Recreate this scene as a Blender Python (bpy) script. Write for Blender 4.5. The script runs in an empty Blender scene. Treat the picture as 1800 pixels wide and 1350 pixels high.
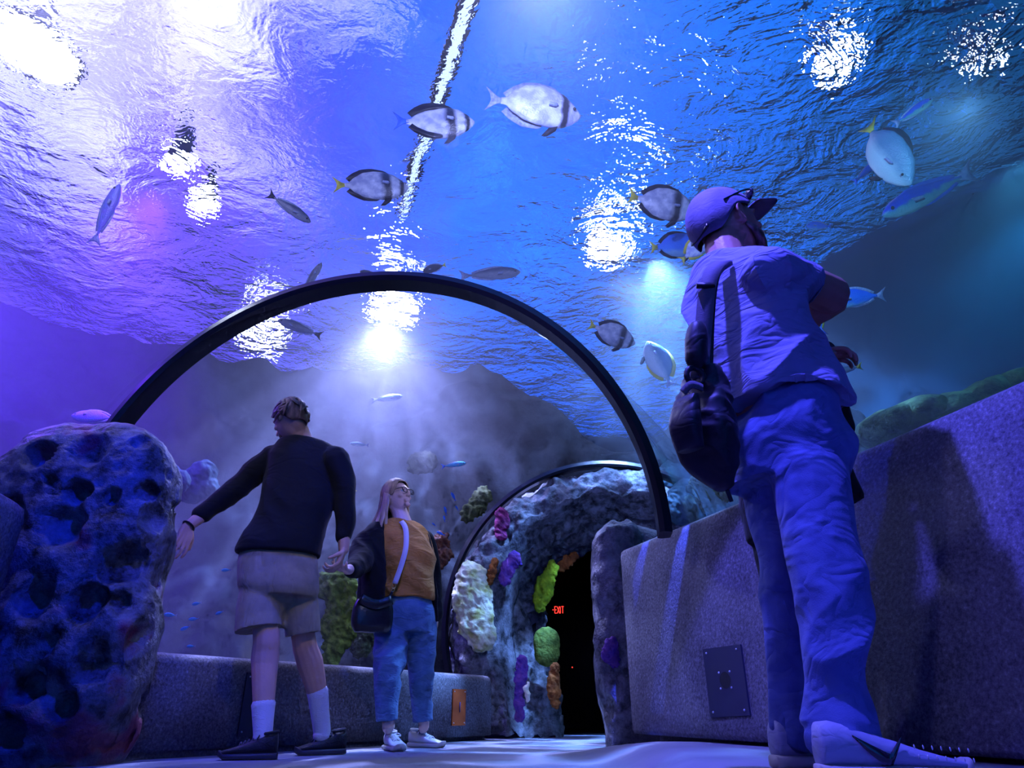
import bpy, bmesh, math, random
from mathutils import Vector, Matrix, noise
from math import sin, cos, pi, sqrt, radians, atan2

S = bpy.context.scene
COL = S.collection
random.seed(7)

# ------------------------------------------------------------------ camera
CAM_H, FPX, PITCH = 0.206, 1180.0, radians(26.0)
cd = bpy.data.cameras.new('camera'); cam = bpy.data.objects.new('camera', cd); COL.objects.link(cam)
cam.location = (0, 0, CAM_H); cam.rotation_euler = (pi/2 + PITCH, 0, 0)
cd.sensor_width = 36; cd.lens = FPX/1800*36; cd.clip_start = 0.05; cd.clip_end = 200
S.camera = cam
S.view_settings.view_transform = 'Standard'; S.view_settings.look = 'None'
S.view_settings.gamma = 1; S.view_settings.use_curve_mapping = False
S.view_settings.exposure = 0.0
cy = S.cycles
cy.use_denoising = True
cy.use_adaptive_sampling = True; cy.adaptive_threshold = .08; cy.adaptive_min_samples = 12
cy.max_bounces = 4; cy.diffuse_bounces = 1; cy.glossy_bounces = 2; cy.transmission_bounces = 4
cy.volume_bounces = 0; cy.transparent_max_bounces = 10
cy.caustics_reflective = False; cy.caustics_refractive = False
cy.sample_clamp_indirect = 6; cy.sample_clamp_direct = 0

CP, SP = cos(PITCH), sin(PITCH)
def W(px, py, D):
    """point of the place seen at photo pixel (px, py) and D metres ahead of the viewer"""
    u = (675-py)/FPX; r = (px-900)/FPX
    f = CP-SP*u; z = SP+CP*u
    return Vector((r/f*D, D, CAM_H + z/f*D))

WATER_Z = 4.2

# ------------------------------------------------------------------ node helpers
def nt(idb):
    idb.use_nodes = True; t = idb.node_tree; t.nodes.clear(); return t
class G:
    """tiny node graph builder"""
    def __init__(s, tree): s.t = tree
    def n(s, kind, **kw):
        nd = s.t.nodes.new(kind)
        for k, v in kw.items():
            if k == 'inp':
                for a, b in v.items():
                    if hasattr(b, 'is_output'): s.t.links.new(b, nd.inputs[a])
                    else: nd.inputs[a].default_value = b
            else: setattr(nd, k, v)
        return nd
    def link(s, a, b): s.t.links.new(a, b)
    def ramp(s, fac, stops, interp='LINEAR'):
        r = s.n('ShaderNodeValToRGB', inp={'Fac': fac}); cr = r.color_ramp; cr.interpolation = interp
        while len(cr.elements) > 1: cr.elements.remove(cr.elements[-1])
        cr.elements[0].position = stops[0][0]; cr.elements[0].color = (*stops[0][1], 1)
        for p, c in stops[1:]:
            e = cr.elements.new(p); e.color = (*c, 1)
        return r.outputs['Color']
    def math(s, op, a, b=0.0, c=None, clamp=False):
        nd = s.n('ShaderNodeMath', operation=op, use_clamp=clamp, inp={0: a, 1: b})
        if c is not None:
            if hasattr(c, 'is_output'): s.link(c, nd.inputs[2])
            else: nd.inputs[2].default_value = c
        return nd.outputs[0]
    def mix(s, fac, a, b, mode='MIX'):
        nd = s.n('ShaderNodeMix', data_type='RGBA', blend_type=mode)
        for i, v in ((0, fac), (6, a), (7, b)):
            if hasattr(v, 'is_output'): s.link(v, nd.inputs[i])
            else: nd.inputs[i].default_value = v if i == 0 else (*v, 1)
        return nd.outputs[2]
def c3(h):
    """display hex -> linear"""
    h = h.lstrip('#'); o = []
    for i in (0, 2, 4):
        v = int(h[i:i+2], 16)/255; o.append(v/12.92 if v <= .04045 else ((v+.055)/1.055)**2.4)
    return tuple(o)

def mat(name, col, rough=.7, metal=0, col2=None, scale=20, bump=0, bscale=None, spec=.3, sheen=0, coat=0, detail=4, lo=.35, hi=.65, stretch=None):
    m = bpy.data.materials.new(name); g = G(nt(m))
    out = g.n('ShaderNodeOutputMaterial'); b = g.n('ShaderNodeBsdfPrincipled', inp={'Base Color': (*col, 1), 'Roughness': rough, 'Metallic': metal, 'Specular IOR Level': spec, 'Sheen Weight': sheen, 'Coat Weight': coat})
    g.link(b.outputs[0], out.inputs[0])
    tc = g.n('ShaderNodeTexCoord').outputs['Object']
    if stretch: tc = g.n('ShaderNodeMapping', inp={'Vector': tc, 'Scale': stretch}).outputs[0]
    nz = g.n('ShaderNodeTexNoise', inp={'Vector': tc, 'Scale': scale, 'Detail': detail})
    if col2 is not None:
        g.link(g.ramp(nz.outputs['Fac'], [(lo, col), (hi, col2)]), b.inputs['Base Color'])
    if bump:
        n2 = g.n('ShaderNodeTexNoise', inp={'Vector': tc, 'Scale': bscale or scale, 'Detail': detail})
        bp = g.n('ShaderNodeBump', inp={'Strength': 1.0, 'Distance': bump, 'Height': n2.outputs['Fac']})
        g.link(bp.outputs[0], b.inputs['Normal'])
    return m

# ------------------------------------------------------------------ world: the lit hall above the tank
w = bpy.data.worlds.new('world'); S.world = w; g = G(nt(w))
wout = g.n('ShaderNodeOutputWorld'); bg = g.n('ShaderNodeBackground'); g.link(bg.outputs[0], wout.inputs[0])
dirv = g.n('ShaderNodeTexCoord').outputs['Generated']
sep = g.n('ShaderNodeSeparateXYZ', inp={0: dirv})
base = g.ramp(g.math('MULTIPLY_ADD', sep.outputs['X'], .5, .5),
    [(.12, c3('#5a50e8')), (.26, c3('#7450fa')), (.36, c3('#4652e4')), (.46, c3('#1e5ad8')), (.56, c3('#0a58dc')), (.68, c3('#1460c8')), (.77, c3('#0a3a66')), (.9, c3('#052840'))])
nz = g.n('ShaderNodeTexNoise', inp={'Vector': dirv, 'Scale': 5.0, 'Detail': 6.0, 'Roughness': .6, 'Distortion': .6})
cloud = g.ramp(nz.outputs['Fac'], [(.35, (.62, .62, .62)), (.6, (1.15, 1.15, 1.15)), (.75, (2.2, 2.0, 1.6))])
skycol = g.mix(1.0, base, cloud, 'MULTIPLY')
dd = g.n('ShaderNodeVectorMath', operation='DISTANCE', inp={0: dirv, 1: (-.56, .42, .71)}).outputs['Value']
fac = g.ramp(g.math('SUBTRACT', dd, g.math('MULTIPLY', g.math('SUBTRACT', nz.outputs['Fac'], .5), .9)), [(0, (1,)*3), (.14, (.8,)*3), (.42, (0,)*3)])
g.link(g.mix(fac, skycol, (.95, .88, 1.5)), bg.inputs['Color'])
bg.inputs['Strength'].default_value = 2.6

# ------------------------------------------------------------------ lights in the tank and the tunnel
def light(kind, name, loc, energy, col, target=None, size=.1, spot=60, blend=.5, gobo=None):
    d = bpy.data.lights.new(name, kind); o = bpy.data.objects.new(name, d); COL.objects.link(o)
    o.location = loc; d.energy = energy; d.color = col
    if kind == 'AREA': d.size = size
    else: d.shadow_soft_size = size
    if kind == 'SPOT': d.spot_size = radians(spot); d.spot_blend = blend
    if target is not None:
        o.rotation_euler = (Vector(target)-Vector(loc)).to_track_quat('-Z', 'Y').to_euler()
    if gobo:
        gg = G(nt(d)); ou = gg.n('ShaderNodeOutputLight'); em = gg.n('ShaderNodeEmission', inp={'Color': (1, 1, 1, 1)})
        gg.link(em.outputs[0], ou.inputs[0])
        nv = gg.n('ShaderNodeNewGeometry').outputs['Incoming']
        dn = gg.n('ShaderNodeTexNoise', inp={'Vector': nv, 'Scale': gobo*.5, 'Detail': 2.0})
        ad = gg.n('ShaderNodeMix', data_type='VECTOR', inp={0: .12}); gg.link(nv, ad.inputs[4]); gg.link(dn.outputs['Color'], ad.inputs[5])
        vo = gg.n('ShaderNodeTexVoronoi', feature='DISTANCE_TO_EDGE', inp={'Vector': ad.outputs[1], 'Scale': gobo})
        st = gg.ramp(vo.outputs['Distance'], [(0.0, (14, 14, 14)), (.05, (3, 3, 3)), (.14, (.3, .3, .3)), (.5, (.04, .04, .04))])
        gg.link(st, em.inputs['Strength'])
    return o

BLUE, VIOLET, WHITE, TEAL = c3('#1a3cff'), c3('#7030ff'), c3('#d8dcff'), c3('#3fa0c8')
light('SPOT', 'lamp_violet', (-2.9, 4.3, 4.05), 1500, VIOLET, (-4.6, 4.6, .5), .15, 110, .9)
light('SPOT', 'lamp_violet_left', (-5.0, 4.8, 4.05), 1300, VIOLET, (-4.6, 5.0, 0), .15, 130, .9)
light('SPOT', 'lamp_white_left', (-3.1, 2.7, 4.08), 1300, c3('#a89cff'), (-5.2, 2.9, 1.6), .2, 110, .9)
light('SPOT', 'lamp_centre', (-1.35, 6.3, 4.05), 520, c3('#a8acff'), (-1.6, 6.7, 0), .06, 120, .8, gobo=7)
light('POINT', 'lamp_centre_glow', (-1.38, 6.25, 3.85), 330, c3('#b4b4ff'), None, .12)
light('POINT', 'lamp_corner_glow', (-2.75, 2.6, 3.9), 120, c3('#c8c0ff'), None, .2)
light('POINT', 'lamp_right_glow', (1.15, 5.6, 4.0), 90, c3('#b8c8ff'), None, .12)
light('SPOT', 'lamp_right', (1.35, 5.2, 4.05), 620, c3('#7aa8ff'), (2.2, 5.9, 0), .1, 110, .8, gobo=6)
light('SPOT', 'lamp_far_right', (3.9, 3.9, 4.05), 200, TEAL, (3.9, 4.9, 0), .1, 110, .8)
light('SPOT', 'fish_fill', (.1, 1.6, 2.85), 420, c3('#b0b4ff'), (.5, 3.6, 3.9), .1, 120, .8)  # added fill over the tunnel top to brighten the fish, not a tank lamp
# tunnel key lights
light('SPOT', 'spot_blue_right', (.36, 1.45, 2.6), 420, c3('#5c58ff'), (.98, 1.85, .7), .03, 66, .12)
light('SPOT', 'spot_violet_back', (-.5, 2.3, 2.6), 16, c3('#6a60ff'), (.75, 1.75, 1.4), .05, 50, .4)
light('SPOT', 'spot_blue_couple', (-.35, 3.1, 2.55), 130, BLUE, (-1.0, 4.05, 1.0), .03, 46, .3)
light('SPOT', 'spot_white_couple', (-.5, 5.2, 2.3), 28, c3('#cfd0ff'), (-1.0, 4.6, .0), .05, 110, .5)
light('SPOT', 'spot_front_couple', (-.2, 1.6, 2.6), 64, c3('#d6cdd0'), (-1.0, 4.3, .4), .05, 50, .5)
light('SPOT', 'spot_grey_wall', (-.9, 2.6, 2.5), 11, c3('#a8a4dd'), (.9, 3.4, .5), .1, 50, .6)
light('SPOT', 'spot_blue_rock', (-1.0, 1.9, 2.6), 230, c3('#1028ff'), (-2.1, 3.0, .7), .05, 60, .5)
light('SPOT', 'spot_blue_wall', (-.3, 3.1, 2.55), 110, c3('#1226ff'), (1.28, 2.15, .55), .03, 30, .15)
light('SPOT', 'spot_woman', (.45, 3.7, 2.35), 34, c3('#8c90ff'), (-.78, 4.5, 1.5), .04, 34, .4)
light('SPOT', 'fish_fill_right', (2.1, 2.2, 2.7), 170, c3('#6cb4e0'), (2.7, 3.7, 3.5), .1, 100, .8)  # added fill lifting the dim fish on the right, no real lamp here
light('SPOT', 'spot_wall_beam', (1.08, 3.08, 2.5), 2600, c3('#4a5cff'), (.82, 3.60, .69), .008, 4.2, .4)
light('SPOT', 'spot_wall_beam_far', (.95, 3.26, 2.5), 1700, c3('#3a4cff'), (.70, 3.99, .80), .008, 3.6, .4)
light('POINT', 'tunnel_fill', (-.35, 2.6, 2.45), 2.5, c3('#8f9bff'), None, .05)

#@@GEOMETRY
# ------------------------------------------------------------------ mesh helpers
def link(name, bm, m=None, parent=None, smooth=True):
    me = bpy.data.meshes.new(name); bm.normal_update(); bm.to_mesh(me); bm.free()
    if m is not None:
        for x in (m if isinstance(m, (list, tuple)) else [m]): me.materials.append(x)
    if smooth: me.polygons.foreach_set('use_smooth', [True]*len(me.polygons))
    o = bpy.data.objects.new(name, me); COL.objects.link(o)
    if parent is not None: o.parent = parent
    return o
def tag(o, label=None, cat=None, group=None, kind=None):
    if label: o['label'] = label
    if cat: o['category'] = cat
    if group: o['group'] = group
    if kind: o['kind'] = kind
    return o
def empty(name, loc=(0, 0, 0), label=None, cat=None, group=None):
    o = bpy.data.objects.new(name, None); COL.objects.link(o); o.location = loc; o.empty_display_size = .1
    return tag(o, label, cat, group)
def grid(bm, rows, closed_u=False, closed_v=False, cap=False):
    vs = [[bm.verts.new(p) for p in r] for r in rows]
    nv, nu = len(vs), len(vs[0])
    for j in range(nv-1+(1 if closed_v else 0)):
        a, b = vs[j], vs[(j+1) % nv]
        for i in range(nu-1+(1 if closed_u else 0)):
            k = (i+1) % nu
            bm.faces.new((a[i], a[k], b[k], b[i]))
    if cap:
        bm.faces.new(list(reversed(vs[0]))); bm.faces.new(vs[-1])
    return vs
def box(bm, c, s, rot=None, bevel=0):
    v = bmesh.ops.create_cube(bm, size=1)['verts']
    M = Matrix.Translation(c) @ (rot.to_4x4() if rot is not None else Matrix()) @ Matrix.Diagonal((*s, 1))
    bmesh.ops.transform(bm, matrix=M, verts=v)
    if bevel:
        es = list({e for x in v for e in x.link_edges}); bmesh.ops.bevel(bm, geom=es, offset=bevel, segments=2, affect='EDGES')
def fbm(p, s, o=4): return noise.fractal(Vector(p)*s, 1.0, 2.0, o)

# tunnel centre line (x, y, radius, plan heading)
def lerp_path(pts, t):
    n = len(pts)-1; i = min(int(t*n), n-1); f = t*n-i
    p = [pts[max(0, i-1)], pts[i], pts[i+1], pts[min(n, i+2)]]
    return tuple(.5*((2*b)+(c-a)*f+(2*a-5*b+4*c-d)*f*f+(3*b-a-3*c+d)*f**3) for a, b, c, d in zip(*p))
SEC1 = [(.62, -2.5), (.42, -1), (.27, 0), (.08, 1.2), (-.35, 2.4), (-.89, 3.6)]
SEC2 = [(-.89, 3.6), (-.42, 4.3), (.02, 5.1), (.55, 5.9), (.95, 6.5)]
RING_Z, RING_R = 1.02, 1.66
def section(path, n, r0, r1, a0, a1, m=48, z0=RING_Z, z1=RING_Z):
    rows = []
    for j in range(n+1):
        t = j/n; x, y = lerp_path(path, t)
        x2, y2 = lerp_path(path, min(1, t+.01)); x1, y1 = lerp_path(path, max(0, t-.01))
        h = Vector((x2-x1, y2-y1, 0)).normalized(); r = r0+(r1-r0)*t
        if path is SEC1: h = Vector((0, 1, 0)).lerp(h, max(0, 1-t*1.0)).normalized()
        else: h = Vector((0, 1, 0)).lerp(h, min(1, t*2)).normalized()
        s = Vector((h.y, -h.x, 0)); c = Vector((x, y, z0+(z1-z0)*t))
        rows.append([c + s*r*cos(a0+(a1-a0)*i/m) + Vector((0, 0, 1))*r*sin(a0+(a1-a0)*i/m) for i in range(m+1)])
    return rows

# ------------------------------------------------------------------ water volume, water surface, acrylic
def water():
    bm = bmesh.new()
    v = bmesh.ops.create_cube(bm, size=1)['verts']
    bmesh.ops.transform(bm, matrix=Matrix.Translation((-.6, 3.5, WATER_Z/2-.31)) @ Matrix.Diagonal((15.6, 14.6, WATER_Z+.6, 1)), verts=v)
    a = section(SEC1, 16, RING_R+.05, RING_R+.05, -radians(35), radians(215), 40)[1:]
    b = section(SEC2, 12, RING_R+.05, 1.6, -radians(35), radians(215), 40, RING_Z, .9)[1:]
    rows = []
    for r in a+b: rows.append([Vector((p.x, p.y, max(p.z, -.02))) for p in r])
    last = rows[-1]; rows.append([p+Vector((1.0, 1.8, 0)) for p in last])
    rows[0] = [p + Vector((0, 0, 0)) for p in rows[0]]
    vs = [[bm.verts.new(p) for p in r] for r in rows]
    faces = []
    for j in range(len(vs)-1):
        for i in range(len(vs[0])):
            k = (i+1) % len(vs[0]); faces.append(bm.faces.new((vs[j][i], vs[j][k], vs[j+1][k], vs[j+1][i])))
    faces.append(bm.faces.new(list(reversed(vs[0])))); faces.append(bm.faces.new(vs[-1]))
    bmesh.ops.recalc_face_normals(bm, faces=faces)
    # cavity: normals point into the air space
    ctr = Vector((.0, 1.0, 1.0))
    f0 = faces[5]
    x, y = lerp_path(SEC1, .1)
    if f0.normal.dot(f0.calc_center_median()-Vector((x, y, 1))) > 0: bmesh.ops.reverse_faces(bm, faces=faces)
    m = bpy.data.materials.new('water'); g = G(nt(m)); out = g.n('ShaderNodeOutputMaterial')
    sc_ = g.n('ShaderNodeVolumeScatter', inp={'Color': (.85, .86, 1, 1), 'Density': .075, 'Anisotropy': .1})
    ab = g.n('ShaderNodeVolumeAbsorption', inp={'Color': (.30, .50, .68, 1), 'Density': .19})
    ad = g.n('ShaderNodeAddShader'); g.link(sc_.outputs[0], ad.inputs[0]); g.link(ab.outputs[0], ad.inputs[1])
    g.link(ad.outputs[0], out.inputs['Volume'])
    o = link('aquarium_water', bm, m, smooth=False)
    return tag(o, 'clear blue salt water filling the tank around the tunnel', 'water', kind='stuff')
water()

def surface():
    bm = bmesh.new(); n = 90
    rows = []
    for j in range(n+1):
        y = -3.8+14.5*j/n; r = []
        for i in range(n+1):
            x = -8.2+15.2*i/n; q = Vector((x*1.2+y*.42, y*.55-x*.1, 0))
            r.append(Vector((x, y, WATER_Z + .05*noise.noise(q*.9)+.025*noise.noise(q*2.3))))
        rows.append(r)
    grid(bm, rows)
    m = bpy.data.materials.new('water_surface'); g = G(nt(m)); out = g.n('ShaderNodeOutputMaterial')
    tc = g.n('ShaderNodeTexCoord').outputs['Object']
    mp = g.n('ShaderNodeMapping', inp={'Vector': tc, 'Rotation': (0, 0, radians(-18)), 'Scale': (1.0, 1.25, 1)}).outputs[0]
    n1 = g.n('ShaderNodeTexNoise', inp={'Vector': mp, 'Scale': 1.9, 'Detail': 4.0, 'Roughness': .58, 'Distortion': .7}).outputs['Fac']
    n2 = g.n('ShaderNodeTexNoise', inp={'Vector': mp, 'Scale': 9.0, 'Detail': 3.0, 'Roughness': .6, 'Distortion': .4}).outputs['Fac']
    h = g.math('MULTIPLY_ADD', n2, .2, n1)
    sx = g.n('ShaderNodeSeparateXYZ', inp={0: tc}).outputs['X']
    bd = g.n('ShaderNodeMapRange', interpolation_type='SMOOTHSTEP', inp={'Value': sx, 1: -.5, 2: 2.6, 3: .05, 4: .26}).outputs[0]
    bp = g.n('ShaderNodeBump', inp={'Strength': 1.0, 'Distance': bd, 'Height': h}).outputs[0]
    rf = g.n('ShaderNodeBsdfRefraction', inp={'Color': (.95, .97, 1, 1), 'IOR': 1.12, 'Roughness': 0.0, 'Normal': bp})
    gl = g.n('ShaderNodeBsdfGlossy', inp={'Color': (.9, .95, 1, 1), 'Roughness': .03, 'Normal': bp})
    fr = g.n('ShaderNodeFresnel', inp={'IOR': 1.12, 'Normal': bp}).outputs[0]
    mx = g.n('ShaderNodeMixShader', inp={0: fr}); g.link(rf.outputs[0], mx.inputs[1]); g.link(gl.outputs[0], mx.inputs[2])
    g.link(mx.outputs[0], out.inputs[0])
    o = link('water_surface', bm, m)
    return tag(o, 'rippled underside of the water surface above the tunnel', 'water surface', kind='stuff')
surface()

def acrylic_mat():
    m = bpy.data.materials.new('acrylic'); g = G(nt(m)); out = g.n('ShaderNodeOutputMaterial')
    tc = g.n('ShaderNodeTexCoord').outputs['Object']
    nz = g.n('ShaderNodeTexNoise', inp={'Vector': tc, 'Scale': 3.0, 'Detail': 3.0}).outputs['Fac']
    bp = g.n('ShaderNodeBump', inp={'Strength': .25, 'Distance': .02, 'Height': nz}).outputs[0]
    tr = g.n('ShaderNodeBsdfTransparent', inp={'Color': (.97, .98, 1, 1)})
    gl = g.n('ShaderNodeBsdfGlossy', inp={'Roughness': .02, 'Normal': bp})
    lw = g.n('ShaderNodeLayerWeight', inp={'Blend': .15}).outputs['Fresnel']
    mx = g.n('ShaderNodeMixShader', inp={0: g.math('MULTIPLY', lw, .6)}); g.link(tr.outputs[0], mx.inputs[1]); g.link(gl.outputs[0], mx.inputs[2])
    g.link(mx.outputs[0], out.inputs[0]); return m
ACR = acrylic_mat()
bm = bmesh.new(); grid(bm, section(SEC1, 20, RING_R, RING_R, -radians(2), radians(182), 64))
tag(link('tunnel_acrylic', bm, ACR), kind='structure')
bm = bmesh.new(); grid(bm, section(SEC2, 16, RING_R, 1.52, -radians(8), radians(205), 64, RING_Z, .9))
tag(link('tunnel_acrylic', bm, ACR), kind='structure')

# black seam ring between the acrylic sections
M_RING = mat('black_steel', c3('#0a0c18'), .28, .2, spec=.6)
def hoop(cx, cy_, cz, R, a0, a1, w_, t_, yaw=0, m=M_RING, parent=None, name='tunnel_ring'):
    bm = bmesh.new(); n = 96; rows = []
    prof = [(-t_*.5, -w_*.5), (-t_*.5, w_*.5), (-t_*.1, w_*.62), (t_*.5, w_*.5), (t_*.5, -w_*.5), (-t_*.1, -w_*.62)]
    for i in range(n+1):
        a = a0+(a1-a0)*i/n; e = Vector((cos(a), 0, sin(a))); R_ = Matrix.Rotation(yaw, 3, 'Z')
        rows.append([Vector((cx, cy_, cz)) + R_ @ (e*(R+u) + Vector((0, v, 0))) for u, v in prof])
    grid(bm, rows, closed_u=True, cap=True)
    bmesh.ops.bevel(bm, geom=[e for e in bm.edges], offset=.003, segments=1, affect='EDGES') if False else None
    return link(name, bm, m, parent, smooth=False)
o = hoop(-.89, 3.6, 1.014, 1.68, -radians(0), radians(196), .13, .065, -.112)
tag(o, 'black hoop joining the two clear tunnel sections', 'tunnel ring')

# ------------------------------------------------------------------ tank walls
M_TANK = mat('tank_paint', c3('#063448'), .9, col2=c3('#0a4a60'), scale=.9)
for nm, rows in (('wall_left', [[(-8, -3.7, -.6), (-8, -3.7, 4.3)], [(-8, 10.5, -.6), (-8, 10.5, 4.3)]]),
                 ('wall_right', [[(x, y, -.6), (x, y, 4.3)] for x, y in ((2.5, 10.5), (2.45, 8), (2.7, 6.4), (3.4, 5.2), (4.3, 4.1), (5.4, 2.8), (6.8, .5), (6.8, -3.7))]),
                 ('wall_back', [[(-8, 10.5, -.6), (-8, 10.5, 4.3)], [(.2, 10.5, -.6), (.2, 10.5, 4.3)]]),
                 ('wall_back_right', [[(1.7, 10.5, -.6), (1.7, 10.5, 4.3)], [(2.5, 10.5, -.6), (2.5, 10.5, 4.3)]]),
                 ('wall_back_top', [[(.2, 10.5, 2.42), (.2, 10.5, 4.3)], [(1.7, 10.5, 2.42), (1.7, 10.5, 4.3)]])):
    bm = bmesh.new(); grid(bm, [[Vector(p) for p in r] for r in rows]); tag(link(nm, bm, M_TANK, smooth=False), kind='structure')
bm = bmesh.new(); grid(bm, [[Vector((x, y, -.55+.03*fbm((x, y, 0), .6))) for x in [-8+14.8*i/40 for i in range(41)]] for y in [-3.7+14.2*j/40 for j in range(41)]])
tag(link('sand', bm, mat('sand', c3('#5a6a78'), .95, col2=c3('#3a4a58'), scale=6)), 'pale sand bed of the tank outside the tunnel', 'sand', kind='stuff')


# ------------------------------------------------------------------ pendant lamps over the water
M_LAMP = bpy.data.materials.new('lamp_glow'); g = G(nt(M_LAMP)); g.link(g.n('ShaderNodeEmission', inp={'Color': (.86, .87, 1, 1), 'Strength': 90}).outputs[0], g.n('ShaderNodeOutputMaterial').inputs[0])
M_HOUS = mat('lamp_housing', c3('#20242c'), .4, .6)
def lathe(bm, prof, n=24, c=(0, 0, 0)):
    c = Vector(c); rows = [[c+Vector((r*cos(2*pi*i/n), r*sin(2*pi*i/n), z)) for i in range(n)] for r, z in prof]
    return grid(bm, rows, closed_u=True)
def pendant(x, y, r, label):
    t = empty('pendant_lamp', (x, y, 5.0), label, 'lamp', 'pendant lamps over the tank')
    bm = bmesh.new(); lathe(bm, [(.001, .45), (.06, .44), (.09, .3), (r*.7, .16), (r*1.04, 0), (r, -.01), (r*.6, .13)]); link('housing', bm, M_HOUS, t)
    bm = bmesh.new(); lathe(bm, [(r*.97, .01), (r*.5, .02), (.001, .025)]); link('diffuser', bm, M_LAMP, t)
for x, y, r, lb in ((-3.55, 6.0, .17, 'bright lamp seen shattered into sparkles over the violet left water'),
                    (-3.5, 5.3, .14, 'lamp glittering just above the brighter one over the violet left water'),
                    (-1.8, 8.6, .34, 'brightest lamp, seen behind the top of the black hoop'),
                    (1.15, 6.7, .24, 'bright lamp glittering left of the capped man'),
                    (2.75, 4.0, .13, 'small bright lamp glittering high above the capped man'),
                    (4.05, 3.95, .07, 'small lamp glittering at the far upper right'),
                    (-4.1, 3.9, .4, 'wide lamp glaring in the upper left corner'),
                    (-4.2, 9.8, .36, 'lamp glaring along the left shoulder of the black hoop')):
    pendant(x, y, r, lb)

t = empty('streak_strip', (0, 0, 0), 'added glowing strip standing in for the reflected streak wavering above the hoop', 'lamp')  # glowing strip added to draw the reflected streak in the ripples, no real lamp
M_STRIP = bpy.data.materials.new('strip_glow'); g = G(nt(M_STRIP)); g.link(g.n('ShaderNodeEmission', inp={'Color': (.5, .62, 1, 1), 'Strength': 2.4}).outputs[0], g.n('ShaderNodeOutputMaterial').inputs[0])
sa, sb = Vector((-.28, 3.2, 5.05)), Vector((-1.25, 6.1, 5.05)); sq = Matrix.Rotation(-atan2(sb.x-sa.x, sb.y-sa.y), 3, 'Z')
bm = bmesh.new(); box(bm, (sa+sb)/2, (.07, (sb-sa).length, .02), sq); link('tube', bm, M_STRIP, t, smooth=False)
bm = bmesh.new(); box(bm, (sa+sb)/2+Vector((0, 0, .05)), (.16, (sb-sa).length+.1, .06), sq, .01); link('housing', bm, M_HOUS, t, smooth=False)  # backing bar of the added streak strip

# ------------------------------------------------------------------ floor
M_FLOOR = mat('floor_concrete', c3('#8f94a4'), .45, col2=c3('#7b8091'), scale=3, bump=.002, bscale=60, spec=.5)
WT = [(2.35, -1.2), (1.9, .5), (1.52, 1.78), (1.325, 2.37), (.93, 3.45), (.664, 4.15)]     # top inner line of the right wall
WB = [(2.1, -1.2), (1.66, .5), (1.27, 1.80), (1.08, 2.45), (.80, 3.4), (.64, 4.0)]          # its foot
def curve_x(pts, y):
    for (x0, y0), (x1, y1) in zip(pts, pts[1:]):
        if y <= y1 or (x1, y1) == pts[-1]: return x0+(x1-x0)*(y-y0)/(y1-y0)
def sstep(a, b, v):
    t = min(1, max(0, (v-a)/(b-a))); return t*t*(3-2*t)
def floor_z(x, y):
    d = curve_x(WB, min(y, 4.0))-x; k = sstep(1.4, 4.0, y)
    return .085*sstep(1.0-.60*k, .78-.74*k, d)*sstep(4.9, 3.3, y)
bm = bmesh.new(); rows = []
for j in range(141):
    y = -2.4+ (15.6+2.4)*j/140; cxx = lerp_path(SEC1, max(0, min(1, (y+2.5)/6.1)))[0] if y < 3.6 else (lerp_path(SEC2, min(1, (y-3.6)/2.9))[0] if y < 6.5 else .95)
    hw = 2.2 if y < 6.3 else (1.3 if y < 7.0 else .8)
    rows.append([Vector((cxx-hw+2*hw*i/60, y, floor_z(cxx-hw+2*hw*i/60, y))) for i in range(61)])
grid(bm, rows); o = link('floor', bm, M_FLOOR); tag(o, kind='structure')

# ------------------------------------------------------------------ concrete walls and bench
def concrete(name='speckled_concrete', a='#6e6e78', b='#34353d', sc=75):
    m = bpy.data.materials.new(name); g = G(nt(m)); out = g.n('ShaderNodeOutputMaterial')
    b_ = g.n('ShaderNodeBsdfPrincipled', inp={'Roughness': .7, 'Specular IOR Level': .35}); g.link(b_.outputs[0], out.inputs[0])
    tc = g.n('ShaderNodeTexCoord').outputs['Object']
    n1 = g.n('ShaderNodeTexNoise', inp={'Vector': tc, 'Scale': sc, 'Detail': 3.0, 'Roughness': .7}).outputs['Fac']
    n2 = g.n('ShaderNodeTexNoise', inp={'Vector': tc, 'Scale': 2.5, 'Detail': 4.0}).outputs['Fac']
    g.link(g.ramp(g.math('MULTIPLY_ADD', n2, .35, g.math('MULTIPLY', n1, .75)), [(.38, c3(b)), (.62, c3(a)), (.78, c3('#a0a0ac'))]), b_.inputs['Base Color'])
    g.link(g.n('ShaderNodeBump', inp={'Distance': .0025, 'Height': n1}).outputs[0], b_.inputs['Normal']); return m
M_CONC = concrete()
def wall_face(t, h):
    """point of the right wall's inner face; t along 0..1, h height 0..1"""
    y = -1.2+5.35*t; yb = -1.2+5.2*t
    p = Vector((curve_x(WT, y), y, 1.1)); q = Vector((curve_x(WB, yb), yb, .1)); return q.lerp(p, h)
bm = bmesh.new(); rows = []
for j in range(41):
    t = j/40; r = []
    b0, t0 = wall_face(t, 0), wall_face(t, 1)
    n = Vector((.94, .33, 0))
    r += [b0+n*.16+Vector((0, 0, -.1)), b0+n*.16, b0+n*.01, b0+Vector((0, 0, .02))]
    r += [b0.lerp(t0, k/10) for k in range(1, 10)]
    r += [t0+Vector((0, 0, -.05)), t0+n*.006+Vector((0, 0, -.02)), t0+n*.025+Vector((0, 0, -.004)), t0+n*.05, t0+n*.26, t0+n*.3+Vector((0, 0, -.04)), t0+n*.3+Vector((0, 0, -1.1))]
    rows.append(r)
vs = grid(bm, rows, cap=True); tag(link('wall_right_parapet', bm, M_CONC), kind='structure')
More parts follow.
